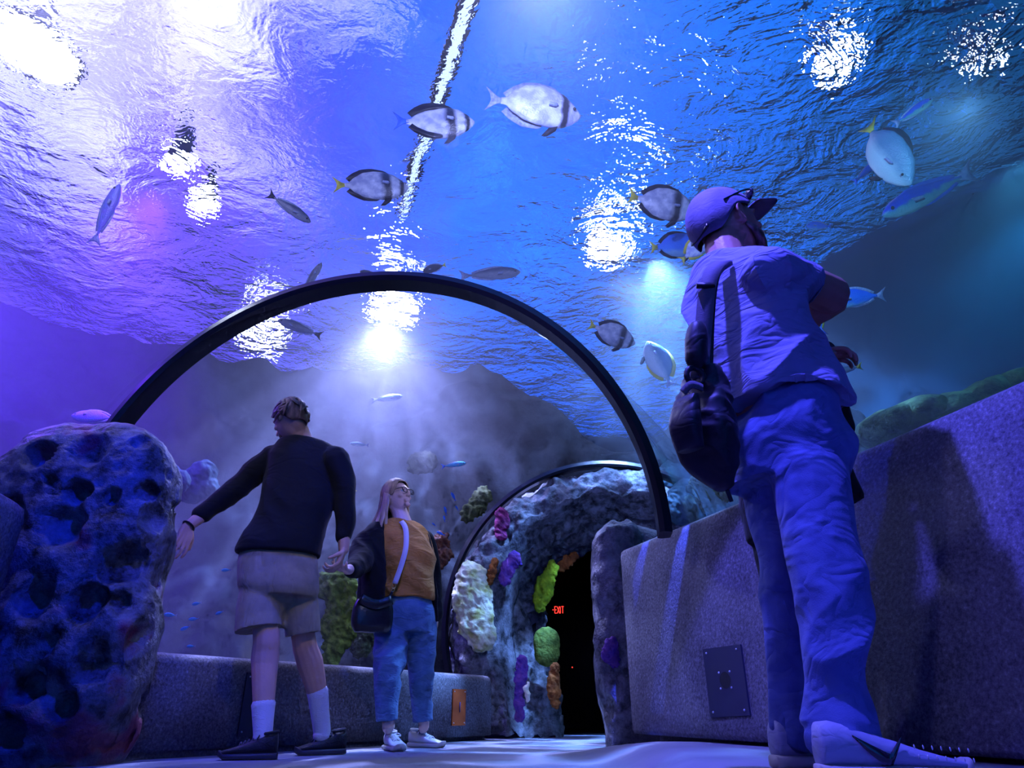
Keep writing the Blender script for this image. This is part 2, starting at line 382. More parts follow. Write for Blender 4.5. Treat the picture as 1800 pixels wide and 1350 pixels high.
# left wall, ends beside the big rock
bm = bmesh.new(); rows = []
for x, y in ((-1.75, -1.2), (-1.85, 0), (-2.0, 1.5), (-2.12, 2.6), (-2.17, 2.9), (-2.2, 2.99), (-2.235, 3.01)):
    p = Vector((x, y, 0)); e = .0 if y < 3 else .03
    rows.append([p+Vector((e*0, 0, 0.06)), p+Vector((0, 0, .98)), p+Vector((-.015, 0, 1.03-e)), p+Vector((-.05, 0, 1.05-e)), p+Vector((-.22, 0, 1.05-e)), p+Vector((-.25, 0, 1.0)), p+Vector((-.25, 0, 0.06))])
grid(bm, rows, cap=True); tag(link('wall_left_parapet', bm, M_CONC), kind='structure')
# bench
BP = [(-1.82, 3.465), (-1.71, 3.64), (-1.02, 4.735), (-.55, 5.48), (-.24, 5.97), (-.17, 6.1)]
bm = bmesh.new(); rows = []; nb = 40
for j in range(nb+1):
    x, y = lerp_path(BP, j/nb); q = Vector((x, y, 0)); n = Vector((-.846, .533, 0)); e = .03*sstep(.95, 1, j/nb)
    dpt = .74-.5*sstep(.55, 1, j/nb)
    rows.append([q+n*.06, q+n*.06+Vector((0, 0, .03)), q+Vector((0, 0, .035)), q+Vector((0, 0, .42-e)), q+n*.008+Vector((0, 0, .452-e)), q+n*.03+Vector((0, 0, .468-e)), q+n*.07+Vector((0, 0, .475-e)), q+n*dpt+Vector((0, 0, .475-e)), q+n*dpt])
grid(bm, rows, cap=True); tag(link('wall_left_bench', bm, M_CONC), kind='structure')

M_PLATE = mat('plate_grey', c3('#34384e'), .5, .3)
M_SCREW = mat('screw', c3('#c8ccdd'), .3, .9)
M_DARK = mat('speaker_dark', c3('#14161f'), .8)
def plate(name, corners, n, m, label, speaker=True, t=.006):
    """flat plate on four corners (tl, tr, br, bl) facing n"""
    n = n.normalized(); a, b, c, d = corners; ctr = (a+b+c+d)/4
    r = empty(name, ctr, label, 'wall plate')
    bm = bmesh.new(); f = [bm.verts.new(p-ctr+n*(t+.002)) for p in corners]; k = [bm.verts.new(p-ctr-n*.004) for p in corners]
    bm.faces.new(f); bm.faces.new(list(reversed(k)))
    for i in range(4): bm.faces.new((f[i], k[i], k[(i+1) % 4], f[(i+1) % 4]))
    bmesh.ops.recalc_face_normals(bm, faces=bm.faces[:]); link('cover', bm, m, r, smooth=False)
    def P(u, v): return (a.lerp(b, u)).lerp(d.lerp(c, u), v)-ctr
    def screw(u, v):
        bm = bmesh.new(); bmesh.ops.create_icosphere(bm, subdivisions=1, radius=.0055, matrix=Matrix.Translation(P(u, v)+n*(t+.003))); link('screw', bm, M_SCREW, r)
    for u in (.1, .9):
        for v in (.07, .93): screw(u, v)
    if speaker:
        for u in (.38, .66):
            for v in (.38, .61): screw(u, v)
        bm = bmesh.new(); ring = [bm.verts.new(P(.52+.14*cos(q), .495+.12*sin(q))+n*(t+.004)) for q in [2*pi*i/28 for i in range(28)]]
        bm.faces.new(ring); link('speaker_opening', bm, M_DARK, r, smooth=False)
    return r
def on_wall(px, py):
    best = None
    for i in range(401):
        for_t = i/400; b0, t0 = wall_face(for_t, 0), wall_face(for_t, 1)
        # intersect the ray plane px with this column
        for h in (0, 1): pass
        # parametrise: find h so that projected y matches, then compare x
        lo, hi = 0.0, 1.0
        for _ in range(14):
            h = (lo+hi)/2; p = b0.lerp(t0, h); f = p.y*CP+(p.z-CAM_H)*SP; yy = 675-FPX*((p.z-CAM_H)*CP-p.y*SP)/f if f > .05 else 1e9
            if yy > py: lo = h
            else: hi = h
        if p.y < .8: continue
        e = abs(900+FPX*p.x/f-px)
        if best is None or e < best[0]: best = (e, p.copy())
    return best[1]
cs = [on_wall(*q) for q in ((1238, 1142), (1303, 1133), (1322, 1258), (1252, 1262))]
nn = (cs[1]-cs[0]).cross(cs[3]-cs[0]); nn = nn if nn.x < 0 else -nn
plate('speaker_plate', cs, nn, M_PLATE, 'grey metal plate with an oval speaker hole on the right wall')
def bench_pt(s, z, off=0.002):
    x, y = lerp_path(BP, s); return Vector((x+.846*off, y-.533*off, z))
M_ORANGE = mat('orange_plate', c3('#b4582a'), .55, .2, col2=c3('#8a3f1c'), scale=8)
def bs(px):  # bench parameter under pixel column
    return min((abs(900+FPX*lerp_path(BP, i/400)[0]/(lerp_path(BP, i/400)[1]*CP-.1*SP)-px), i/400) for i in range(401))[1]
s0, s1 = bs(418), bs(470)
nb_ = Vector((.846, -.533, 0))
plate('access_plate', [bench_pt(s0, .40), bench_pt(s1, .40), bench_pt(s1, .085), bench_pt(s0, .085)], nb_, M_PLATE, 'dark grey access plate on the low bench behind the tall man', False)
s0, s1 = bs(793), bs(816)
pl = plate('access_plate', [bench_pt(s0, .36), bench_pt(s1, .36), bench_pt(s1, .11), bench_pt(s0, .11)], nb_, M_ORANGE, 'orange brown plate low on the bench beside the woman', False)
bm = bmesh.new(); box(bm, bench_pt((s0+s1)/2, .235, .01)-pl.location, (.02, .004, .07), Matrix.Rotation(radians(32.2-90), 3, 'Z')); link('latch', bm, mat('latch', c3('#4a4a8a'), .4), pl)

# ------------------------------------------------------------------ rocks
def rock_mat(name, a, b, c=None, rough=.55, sc=6, spec=.5):
    m = bpy.data.materials.new(name); g = G(nt(m)); out = g.n('ShaderNodeOutputMaterial')
    b_ = g.n('ShaderNodeBsdfPrincipled', inp={'Roughness': rough, 'Specular IOR Level': spec}); g.link(b_.outputs[0], out.inputs[0])
    tc = g.n('ShaderNodeTexCoord').outputs['Object']
    n1 = g.n('ShaderNodeTexNoise', inp={'Vector': tc, 'Scale': sc, 'Detail': 6.0, 'Roughness': .7}).outputs['Fac']
    n2 = g.n('ShaderNodeTexNoise', inp={'Vector': tc, 'Scale': sc*.5, 'Detail': 3.0}).outputs['Fac']
    col = g.ramp(n1, [(.38, c3(a)), (.62, c3(b))])
    if c: col = g.mix(g.ramp(n2, [(.58, (0, 0, 0)), (.66, (1, 1, 1))]), col, c3(c))
    g.link(col, b_.inputs['Base Color'])
    vo = g.n('ShaderNodeTexVoronoi', inp={'Vector': tc, 'Scale': sc*5}).outputs['Distance']
    g.link(g.n('ShaderNodeBump', inp={'Distance': .035, 'Strength': .7, 'Height': g.math('MULTIPLY_ADD', vo, .12, n1)}).outputs[0], b_.inputs['Normal']); return m
M_ROCK = rock_mat('reef_rock', '#1c1d24', '#7c7d88', '#3a3848', sc=9)
M_ROCKD = rock_mat('dark_rock', '#22242e', '#5b5f6e', '#6a3a4a')
M_PIT = rock_mat('pitted_rock', '#16171f', '#7a7e94', '#6b3550', rough=.55, sc=7, spec=.35)
def rock_bm(bm, c, s, seed=0, amp=.18, pits=.0, sub=5, freq=1.6, flat=0.6, pr=.18):
    v = bmesh.ops.create_icosphere(bm, subdivisions=sub, radius=1)['verts']; sd = Vector((seed*7.3, seed*3.1, seed*1.7)); c = Vector(c); s = Vector(s)
    for x in v:
        d = x.co.copy(); q = Vector([math.copysign(abs(k)**flat, k) for k in d])
        p = Vector((q.x*s.x, q.y*s.y, q.z*s.z)); a = amp*fbm(p+sd, freq, 5)*min(s)*2
        if pits:
            f, _ = noise.voronoi((p+sd)*4.0); a -= pits*1.7*max(0, 1-f[0]/.36)**.6*(1 if noise.noise((p+sd)*2.1) > -.12 else 0)
            f, _ = noise.voronoi((p+sd)*11); a -= pits*.3*max(0, 1-f[0]/.4)
        x.co = c+p+d*a
    return v
# big rock on the left
bm = bmesh.new(); rock_bm(bm, (0, 0, .77), (.46, .27, .79), 3, .10, .055, 7, 1.8, .6)
rock_bm(bm, (.15, -.03, .40), (.36, .27, .56), 13, .10, .055, 6, 1.8, .65)
for x in bm.verts:
    wp = x.co+Vector((-2.19, 3.36, 0)); mv = 0
    if wp.y < 3.40:
        for px_, py_, r_ in ((200, 985, 34), (112, 925, 34), (243, 850, 15), (150, 1066, 34), (58, 1056, 28), (206, 1052, 16), (160, 1172, 30), (98, 1128, 16), (118, 1240, 26), (238, 1262, 20), (54, 1206, 22), (190, 872, 13), (132, 862, 22), (70, 800, 26), (20, 900, 30), (28, 1290, 26), (180, 1312, 24), (262, 1130, 14), (290, 960, 12), (268, 905, 10)):
            c_ = W(px_, py_, 3.10); d_ = sqrt((wp.x-c_.x)**2+((wp.z-c_.z)*.9)**2)/(r_*3.1/1150); d_ *= 1+.5*noise.noise(wp*9)
            if d_ < 1: mv = max(mv, .11*min(1, r_/26)*(1-d_*d_)**.7)
    x.co.y += mv; x.co.x -= mv*.25*(x.co.x > .25)
o = link('pitted_rock', bm, M_PIT); o.location = (-2.19, 3.36, 0)
tag(o, 'large pitted rock in blue light at the left edge, higher than the wall', 'rock')
# rock column on the right
bm = bmesh.new(); rock_bm(bm, (0, 0, .66), (.19, .2, .72), 9, .16, .03, 6, 2.4, .7); rock_bm(bm, (.22, .1, .9), (.28, .2, .42), 5, .16, .03, 6, 2.0, .75)
rock_bm(bm, (.06, .05, .12), (.24, .22, .2), 15, .16, .03, 5, 2.4, .7)
o = link('rock_column', bm, M_ROCK); o.location = (.70, 4.42, 0)
tag(o, 'rough rock column standing at the far end of the right wall', 'rock')

# ------------------------------------------------------------------ rock portal
def poly(pts, t):
    L = [0]
    for a, b in zip(pts, pts[1:]): L.append(L[-1]+(Vector(b)-Vector(a)).length)
    d = t*L[-1]
    for i in range(len(pts)-1):
        if d <= L[i+1]+1e-9: f = (d-L[i])/(L[i+1]-L[i]); return Vector(pts[i]).lerp(Vector(pts[i+1]), f)
    return Vector(pts[-1])
PCX, PCZ, PR = .95, .9, 1.5
OUT = [(PCX+PR*cos(radians(a)), PCZ+PR*sin(radians(a))) for a in range(216, -37, -4)]
INN = [(.45, 0), (.40, .3), (.35, .6), (.30, .9), (.29, 1.15), (.34, 1.38), (.46, 1.58), (.62, 1.72), (.8, 1.8), (1.0, 1.82), (1.2, 1.78), (1.38, 1.66), (1.5, 1.5), (1.58, 1.25), (1.6, .9), (1.58, .5), (1.55, 0)]
prof = [(-.02, 6.95), (-.02, 6.66), (0, 6.55), (.04, 6.46), (.12, 6.42), (.25, 6.40), (.38, 6.42), (.46, 6.47), (.56, 6.60), (.66, 6.74), (.78, 6.88), (.9, 6.98), (1.0, 7.08), (1.02, 7.3), (1.02, 7.6)]
def prof_at(v):
    f = v*(len(prof)-1); i = min(int(f), len(prof)-2); f -= i
    return prof[i][0]*(1-f)+prof[i+1][0]*f, prof[i][1]*(1-f)+prof[i+1][1]*f
def portal_pt(t, v):
    k, y = prof_at(v); a = poly(OUT, t); b = poly(INN, t); q = a.lerp(b, k)
    low = sstep(1.0, 0, q.y); y2 = y-(.45*sstep(6.5, 7.1, y) if y > 6.5 else 0)*low*.9
    p = Vector((q.x, y2, q.y)); ac = 1.5
    if t < .3: p = p
    d = .055*fbm(p, 3.2, 6)+.03*abs(noise.noise(p*11)); f, _ = noise.voronoi(p*6); d -= .05*max(0, 1-f[0]/.4)
    ctr = Vector((PCX, y2+ (.6 if y < 6.7 else 0), PCZ)); n = (p-ctr).normalized(); n.y -= .8 if y < 6.7 else 0
    return p+n*d*(1 if y < 6.7 else -1.6)
bm = bmesh.new(); rows = [[portal_pt(i/340, j/120) for i in range(341)] for j in range(121)]
grid(bm, rows); bmesh.ops.recalc_face_normals(bm, faces=bm.faces[:])
o = link('rock_archway', bm, M_ROCK); tag(o, 'round rock archway at the end of the tunnel around the dark passage', 'archway')
o = hoop(PCX, 6.5, PCZ, 1.56, -radians(38), radians(218), .1, .06, 0, M_RING)
tag(o, 'thick dark hoop around the rock archway', 'tunnel ring')
# dark passage
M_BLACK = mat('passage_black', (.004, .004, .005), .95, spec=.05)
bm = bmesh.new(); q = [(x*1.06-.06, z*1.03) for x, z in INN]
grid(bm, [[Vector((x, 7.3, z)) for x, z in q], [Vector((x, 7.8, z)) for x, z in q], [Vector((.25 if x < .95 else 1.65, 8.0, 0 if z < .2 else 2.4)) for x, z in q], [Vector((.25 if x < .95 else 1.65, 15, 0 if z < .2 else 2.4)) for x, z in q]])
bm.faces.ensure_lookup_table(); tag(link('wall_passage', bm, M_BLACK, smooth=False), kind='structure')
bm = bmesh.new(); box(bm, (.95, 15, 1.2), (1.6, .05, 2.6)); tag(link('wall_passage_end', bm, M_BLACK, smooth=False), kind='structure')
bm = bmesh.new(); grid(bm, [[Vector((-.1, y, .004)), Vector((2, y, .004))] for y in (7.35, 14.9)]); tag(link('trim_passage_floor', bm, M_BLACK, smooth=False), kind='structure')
# exit sign
t = empty('exit_sign', W(982, 1072, 13.6), 'small red glowing EXIT sign deep in the dark passage', 'sign')
M_RED = bpy.data.materials.new('red_glow'); g = G(nt(M_RED)); g.link(g.n('ShaderNodeEmission', inp={'Color': (*c3('#ff3a30'), 1), 'Strength': 2.2}).outputs[0], g.n('ShaderNodeOutputMaterial').inputs[0])
bm = bmesh.new(); box(bm, (0, .02, 0), (.26, .03, .2), bevel=.004); link('sign_box', bm, M_BLACK, t)
def bars(bm, L, x0, w_, h):
    T = .016
    def v(x, z0=-.5, z1=.5): box(bm, (x0+x*w_, 0, (z0+z1)/2*h), (T, .006, (z1-z0)*h))
    def hz(z): box(bm, (x0+w_/2, 0, z*h), (w_, .006, T))
    def dg(xa, za, xb, zb):
        a, b = Vector((x0+xa*w_, 0, za*h)), Vector((x0+xb*w_, 0, zb*h)); d = b-a
        box(bm, (a+b)/2, (T, .006, d.length), Matrix.Rotation(atan2(d.x, d.z), 3, 'Y'))
    if L == 'E': v(0); hz(.47); hz(0); hz(-.47)
    if L == 'X': dg(0, -.5, 1, .5); dg(0, .5, 1, -.5)
    if L == 'I': v(.5)
    if L == 'T': v(.5); hz(.47)
bm = bmesh.new()
for L, x0, w_ in (('E', -.075, .035), ('X', -.028, .045), ('I', .022, .02), ('T', .055, .045)): bars(bm, L, x0, w_, .13)
box(bm, (-.107, 0, 0), (.02, .006, .02), Matrix.Rotation(pi/4, 3, 'Y'))
link('lettering', bm, M_RED, t)
bm = bmesh.new(); bmesh.ops.create_icosphere(bm, subdivisions=2, radius=.012); o = link('indicator_light', bm, M_RED); o.location = W(1006, 1173, 12.5)
tag(o, 'tiny red indicator light below the exit sign in the dark passage', 'light')

# ------------------------------------------------------------------ reef wall behind the tunnel
RP = [(-7.9, 5.2), (-6.0, 5.6), (-4.6, 6.3), (-3.4, 7.3), (-2.2, 7.7), (-1, 7.5), (.1, 7.25), (1.2, 7.3), (2.0, 7.7), (2.2, 8.3), (2.3, 9.4), (2.35, 10.4)]
def reef_top(x): return 4.1 if x < -.6 else 4.1-1.25*sstep(-.6, 1.6, x)-.6*sstep(1.4, 3, x)
bm = bmesh.new(); rows = []; NU, NV = 260, 110
for j in range(NV+1):
    r = []
    for i in range(NU+1):
        x, y = lerp_path(RP, i/NU); zt = reef_top(x); v = j/NV; z = -.55+(zt+.55)*min(1, v/.85); back = max(0, v-.85)/.15*1.2
        x2, y2 = lerp_path(RP, min(1, i/NU+.01)); x1, y1 = lerp_path(RP, max(0, i/NU-.01)); h = Vector((x2-x1, y2-y1, 0)).normalized(); n = Vector((h.y, -h.x, 0))
        p = Vector((x, y, z)); d = .5*fbm(p, .7, 3)+.25*(1-abs(noise.noise(p*1.7)))*.8+.10*fbm(p, 3.5, 4); f, _ = noise.voronoi(p*2.2); d += .16*max(0, 1-f[0]/.5)
        q = p+n*(d-back-.25*v); q.z += .12*noise.noise(p*2)*(v > .3)
        # leave the passage free
        if -.1 < q.x < 2.0 and z < 2.3: q.y = max(q.y, 6.85)
        r.append(q)
    rows.append(r)
vs = grid(bm, rows)
dele = [f for f in bm.faces if .22 < f.calc_center_median().x < 1.7 and f.calc_center_median().z < 1.95]
bmesh.ops.delete(bm, geom=dele, context='FACES')
M_REEF = rock_mat('reef_wall', '#0e141a', '#343c42', '#302e20', rough=.9, sc=2.6, spec=.1)
tag(link('reef_rock_wall', bm, M_REEF), 'dark craggy reef wall in the water behind the tunnel and archway', 'reef', kind='stuff')

# ------------------------------------------------------------------ people: shape helpers
V = Vector
def frame(f, up=V((0, 0, 1))):
    """right, forward, up axes as matrix columns (local x = right side, y = forward, z = up)"""
    f = V(f).normalized(); s = f.cross(up).normalized(); u = s.cross(f).normalized()
    return Matrix((s, f, u)).transposed()
def tube(bm, pts, radii, n=14, flat=1.0, fdir=None, sub=3, blunt=False):
    """closed tapering limb through pts; flat squashes along fdir"""
    pts = [V(p) for p in pts]; P, R = [], []
    m = len(pts)-1
    for i in range(m):
        a, b, c, d = pts[max(0, i-1)], pts[i], pts[i+1], pts[min(m, i+2)]
        for k in range(sub):
            t = k/sub; P.append(.5*((2*b)+(c-a)*t+(2*a-5*b+4*c-d)*t*t+(3*b-a-3*c+d)*t**3)); R.append(radii[i]+(radii[i+1]-radii[i])*t)
    P.append(pts[-1]); R.append(radii[-1])
    d0 = (P[0]-P[1]).normalized(); d1 = (P[-1]-P[-2]).normalized()
    if blunt: P = [P[0]+d0*R[0]*.9, P[0]+d0*R[0]*.5]+P+[P[-1]+d1*.004]; R = [R[0]*.25, R[0]*.8]+R+[R[-1]*.97]
    else:
        P = [P[0]+d0*R[0]*.9, P[0]+d0*R[0]*.5]+P+[P[-1]+d1*R[-1]*.5, P[-1]+d1*R[-1]*.9]
        R = [R[0]*.25, R[0]*.8]+R+[R[-1]*.8, R[-1]*.25]
    rows = []; ref = V(fdir) if fdir is not None else None; pn = None
    for i, p in enumerate(P):
        t = (P[min(len(P)-1, i+1)]-P[max(0, i-1)]).normalized()
        a = ref if ref is not None else (pn if pn is not None else (V((0, 1, 0)) if abs(t.y) < .9 else V((1, 0, 0))))
        nrm = (a-t*a.dot(t)).normalized(); pn = nrm; b = t.cross(nrm)
        rows.append([p+(nrm*cos(2*pi*k/n)*flat+b*sin(2*pi*k/n))*R[i] for k in range(n)])
    grid(bm, rows, closed_u=True, cap=True)
def trunk(bm, rings, n=28, p=2.4, sub=4):
    """closed torso through rings (centre, side vector*halfwidth, forward vector*halfdepth)"""
    m = len(rings)-1; rows = []
    for i in range(m):
        for k in range(sub):
            t = k/sub; q = []
            for j in range(3):
                a, b, c, d = (V(rings[max(0, i-1)][j]), V(rings[i][j]), V(rings[i+1][j]), V(rings[min(m, i+2)][j]))
                q.append(.5*((2*b)+(c-a)*t+(2*a-5*b+4*c-d)*t*t+(3*b-a-3*c+d)*t**3))
            rows.append(q)
    rows.append([V(x) for x in rings[-1]])
    out = []
    for c, s, f in rows:
        out.append([c+s*math.copysign(abs(cos(a))**(2/p), cos(a))+f*math.copysign(abs(sin(a))**(2/p), sin(a)) for a in [2*pi*k/n for k in range(n)]])
    grid(bm, out, closed_u=True, cap=True)
def blob(bm, c, r, M=None, sub=2):
    v = bmesh.ops.create_icosphere(bm, subdivisions=sub, radius=1)['verts']; r = (r, r, r) if isinstance(r, (int, float)) else r
    for x in v:
        p = V((x.co.x*r[0], x.co.y*r[1], x.co.z*r[2])); x.co = V(c)+(M @ p if M is not None else p)
def remesh(o, vox=.008, smooth=4, fac=.5, disp=0, dscale=.12, seed=0, along=None):
    bmesh_fix = bmesh.new(); bmesh_fix.from_mesh(o.data); bmesh.ops.recalc_face_normals(bmesh_fix, faces=bmesh_fix.faces[:]); bmesh_fix.to_mesh(o.data); bmesh_fix.free()
    md = o.modifiers.new('remesh', 'REMESH'); md.mode = 'VOXEL'; md.voxel_size = vox; md.use_smooth_shade = True
    if smooth: ms = o.modifiers.new('smooth', 'SMOOTH'); ms.factor = fac; ms.iterations = smooth
    # bake so that the mesh itself is final
    dg = bpy.context.evaluated_depsgraph_get(); me = bpy.data.meshes.new_from_object(o.evaluated_get(dg)); o.modifiers.clear(); old = o.data; o.data = me; me.name = o.name
    bpy.data.meshes.remove(old)
    if disp:
        sd = V((seed*3.3, seed*1.9, seed)); k = 1/dscale
        ns = [v.normal.copy() for v in me.vertices]
        for v, nn_ in zip(me.vertices, ns):
            q = (v.co+sd)*k
            if along is not None: q = q-along*(q.dot(along)*.72); v.co += nn_*disp*(1.1*(1-2.2*abs(noise.noise(q)))*max(0, .35+noise.noise(q*.4+sd))-.3); continue
            q = V((q.x*.8, q.y*.8, q.z*1.05+q.x*.75))
            v.co += nn_*disp*(1-2*abs(noise.noise(q))-.45+.5*noise.noise(q*.45))
    me.polygons.foreach_set('use_smooth', [True]*len(me.polygons)); me.update()
    return o
def head(bm, c, M, k=1.0, nose=1.0, jaw=1.0):
    """head with brow, nose, lips, chin, ears; M columns right, forward, up"""
    v = bmesh.ops.create_icosphere(bm, subdivisions=4, radius=1)['verts']
    for x in v:
        p = x.co.copy(); X, Y, Z = p.x*.074, p.y*.094, p.z*.112
        lo = max(0, -p.z)
        X *= 1-.34*lo**1.3/jaw; 
        if p.y < 0: Y *= 1-.42*lo
        else: Y *= 1-.10*lo
        Y += .006*lo
        if p.y > .3: Y -= .004*max(0, p.z)          # forehead slope
        if p.y > 0 and -.15 < p.z < .2: 
            e = max(0, 1-((abs(p.x)-.42)/.2)**2)*max(0, 1-((p.z-.04)/.13)**2); Y -= .008*e      # eye sockets
        x.co = c+M @ (V((X, Y, Z))*k)
    def L(a, b, d): return c+M @ (V((a, b, d))*k)
    tube(bm, [L(0, .090, .018), L(0, .101, -.005), L(0, .113*nose, -.026)], [.007*k, .009*k, .0115*k], 10)
    for s in (-1, 1):
        blob(bm, L(s*.011, .098, -.031), .0075*k)
        blob(bm, L(s*.076, -.004, -.004), (.009*k, .020*k, .031*k), M)
        tube(bm, [L(s*.080, .010, .016), L(s*.088, -.006, .026), L(s*.090, -.020, .008), L(s*.084, -.008, -.022), L(s*.078, .004, -.030)], [.0055*k]*5, 8)
        tube(bm, [L(s*.014, .088, .026), L(s*.034, .086, .030), L(s*.052, .072, .024)], [.006*k]*3, 8)
        blob(bm, L(s*.042, .066, -.028), (.017*k, .017*k, .014*k), M)
    tube(bm, [L(-.022, .082, -.055), L(0, .094, -.052), L(.022, .082, -.055)], [.0045*k, .0062*k, .0045*k], 8)
    tube(bm, [L(-.019, .082, -.064), L(0, .093, -.063), L(.019, .082, -.064)], [.0045*k, .007*k, .0045*k], 8)
    blob(bm, L(0, .080, -.090), (.022*k, .018*k, .016*k), M)
def hand(bm, wrist, d, nrm, thumb=1, curl=.5, k=1.0, spread=.12):
    """palm plus five separate fingers; d towards the fingers, nrm out of the palm, curl in radians per joint"""
    d = V(d).normalized(); nrm = V(nrm); nrm = (nrm-d*nrm.dot(d)).normalized(); s = d.cross(nrm)*thumb
    kn = []
    for i in range(4):
        off = (i-1.5)*.021*k; kb = wrist+d*(.088-.004*abs(i-1.2))*k-s*off; kn.append(kb)
        tube(bm, [wrist+d*.004-s*off*.55, wrist+d*.045*k-s*off*.9, kb], [.0165*k, .0165*k, .0115*k], 10, .9, nrm)
    for i in range(4):
        L = (.040, .045, .042, .033)[i]*k; p = kn[i]; a = curl*.7; q = [p]; dd = (d-s*(i-1.5)*spread).normalized()
        for j in range(3):
            v = dd*cos(a)+nrm*sin(a); p = p+v*L*(1, .68, .52)[j]; q.append(p); a += curl*(1.1-.1*i*.3)
        tube(bm, q, [.0098*k, .0092*k, .0084*k, .0070*k], 9, sub=2)
    b = wrist+d*.022*k+s*.022*k; t = (d*.62+s*.72+nrm*.32).normalized(); p1 = b+t*.040*k; t2 = (d*.82+s*.35+nrm*(.25+.5*curl)).normalized(); p2 = p1+t2*.032*k; p3 = p2+(t2+nrm*.3*curl).normalized()*.024*k
    tube(bm, [b, p1, p2, p3], [.0165*k, .0125*k, .0108*k, .0088*k], 10, sub=2)
def fabric(name, col, col2=None, fold=.012, fs=7, rough=.8, weave=0, stretch=(1, 1, 1.6), sheen=.06):
    m = bpy.data.materials.new(name); g = G(nt(m)); out = g.n('ShaderNodeOutputMaterial')
    b = g.n('ShaderNodeBsdfPrincipled', inp={'Base Color': (*col, 1), 'Roughness': rough, 'Specular IOR Level': .25, 'Sheen Weight': sheen}); g.link(b.outputs[0], out.inputs[0])
    tc = g.n('ShaderNodeTexCoord').outputs['Object']; mp = g.n('ShaderNodeMapping', inp={'Vector': tc, 'Scale': stretch}).outputs[0]
    n1 = g.n('ShaderNodeTexNoise', inp={'Vector': mp, 'Scale': fs, 'Detail': 2.0, 'Distortion': .8}).outputs['Fac']
    rid = g.math('ABSOLUTE', g.math('SUBTRACT', n1, .5))
    if col2: 
        n2 = g.n('ShaderNodeTexNoise', inp={'Vector': tc, 'Scale': 14.0, 'Detail': 5.0}).outputs['Fac']
        g.link(g.ramp(n2, [(.35, col), (.65, col2)]), b.inputs['Base Color'])
    w1 = g.n('ShaderNodeTexNoise', inp={'Vector': tc, 'Scale': 320.0, 'Detail': 1.0}).outputs['Fac']
    bp = g.n('ShaderNodeBump', inp={'Strength': .7, 'Distance': fold*2.4, 'Height': g.math('MULTIPLY_ADD', w1, .02, rid)}).outputs[0]
    g.link(bp, b.inputs['Normal']); return m
def skin(name, col): return mat(name, col, .5, col2=tuple(min(1, c*1.12) for c in col), scale=9, bump=.0008, bscale=90, spec=.4)
def shoe(parent, heel, d, L, mu, ms, name='shoe', wid=.052, high=.10, laces=None, collar=True):
    """one shoe (sole, upper, laces); heel is the floor point under the heel"""
    d = V((d[0], d[1], 0)).normalized(); M = frame(d); heel = V(heel)
    t = empty(name, heel); t.parent = parent
    def ring(x, w, z0, z1, p=2.3, shift=0):
        return [M @ V((shift+w*math.copysign(abs(cos(a))**(2/p), cos(a)), x*L, (z0+z1)/2+(z1-z0)/2*math.copysign(abs(sin(a))**(2/p), sin(a)))) for a in [2*pi*i/20 for i in range(20)]]
    bm = bmesh.new()
    sp = [(-.02, .4), (.0, .7), (.06, .88), (.2, .86), (.4, .82), (.62, 1.0), (.78, 1.02), (.9, .84), (.98, .5), (1.0, .2)]
    grid(bm, [ring(x, wid*w_, .002+(.012 if x > .9 else 0), .03+(.012 if x > .9 else 0), 4) for x, w_ in sp], closed_u=True, cap=True); link('sole', bm, ms, t)
    bm = bmesh.new()
    up = [(.0, .5, high*.75), (.02, .66, high*.98), (.1, .74, high*1.0), (.24, .74, high*.92), (.36, .76, high*.80), (.5, .82, high*.68), (.66, .93, high*.53), (.8, .93, high*.43), (.9, .78, high*.37), (.96, .5, high*.32), (.985, .25, .03)]
    grid(bm, [ring(x, wid*w_, .022, h_, 2.3) for x, w_, h_ in up], closed_u=True, cap=True); o = link('upper', bm, mu, t)
    bm = bmesh.new(); rows = []
    for a in range(21):                                    # padded collar
        q = 2*pi*a/20; c_ = M @ V((wid*.66*cos(q), (.145+.125*sin(q))*L, high*(.99-.05*sin(q)))); e = M @ V((cos(q), sin(q), 0))
        rows.append([c_+e*.006*cos(r)+V((0, 0, .007*sin(r))) for r in [2*pi*j/8 for j in range(8)]])
    grid(bm, rows, closed_u=True)
    if collar: link('collar', bm, mu, t)
    else: bm.free()
    if laces:
        bm = bmesh.new()
        for i in range(5):
            x = .36+.065*i; h_ = high*(.80-.75*(x-.36)); 
            for s in (-1, 1):
                tube(bm, [M @ V((-s*.024, x*L, h_-.002)), M @ V((0, (x+.02)*L, h_+.004)), M @ V((s*.024, (x+.04)*L, h_-.012))], [.0032]*3, 6)
        for s in (-1, 1): tube(bm, [M @ V((0, .35*L, high*.83)), M @ V((s*.03, .33*L, high*.9)), M @ V((s*.045, .36*L, high*.75)), M @ V((0, .36*L, high*.82))], [.003]*4, 6)
        link('laces', bm, laces, t)
    return t, M
def dome(bm, c, M, r, off, edge, wob=0.0, seed=0, nu=48, nv=20):
    """open shell over the head; edge(t) is the polar angle where it ends, t = 0 at the front and pi at the back"""
    rows = []
    for j in range(nv+1):
        row = []
        for i in range(nu):
            th = 2*pi*i/nu; tt = abs((th+pi) % (2*pi)-pi); ph = max(.02, radians(edge(tt))*j/nv)
            n = V((sin(ph)*sin(th), sin(ph)*cos(th), cos(ph))); k = 1+wob*noise.noise(n*4+V((seed, 0, 0)))
            lo = max(0, -n.z); row.append(c+M @ V((n.x*r[0]*k*(1-.25*lo)+off[0], n.y*r[1]*k+off[1], n.z*r[2]*k+off[2])))
        rows.append(row)
    grid(bm, rows, closed_u=True)
def edge_fn(front, side, back): return lambda t: front+(side-front)*sstep(.5, 1.25, t)+(back-side)*sstep(1.5, 2.3, t)
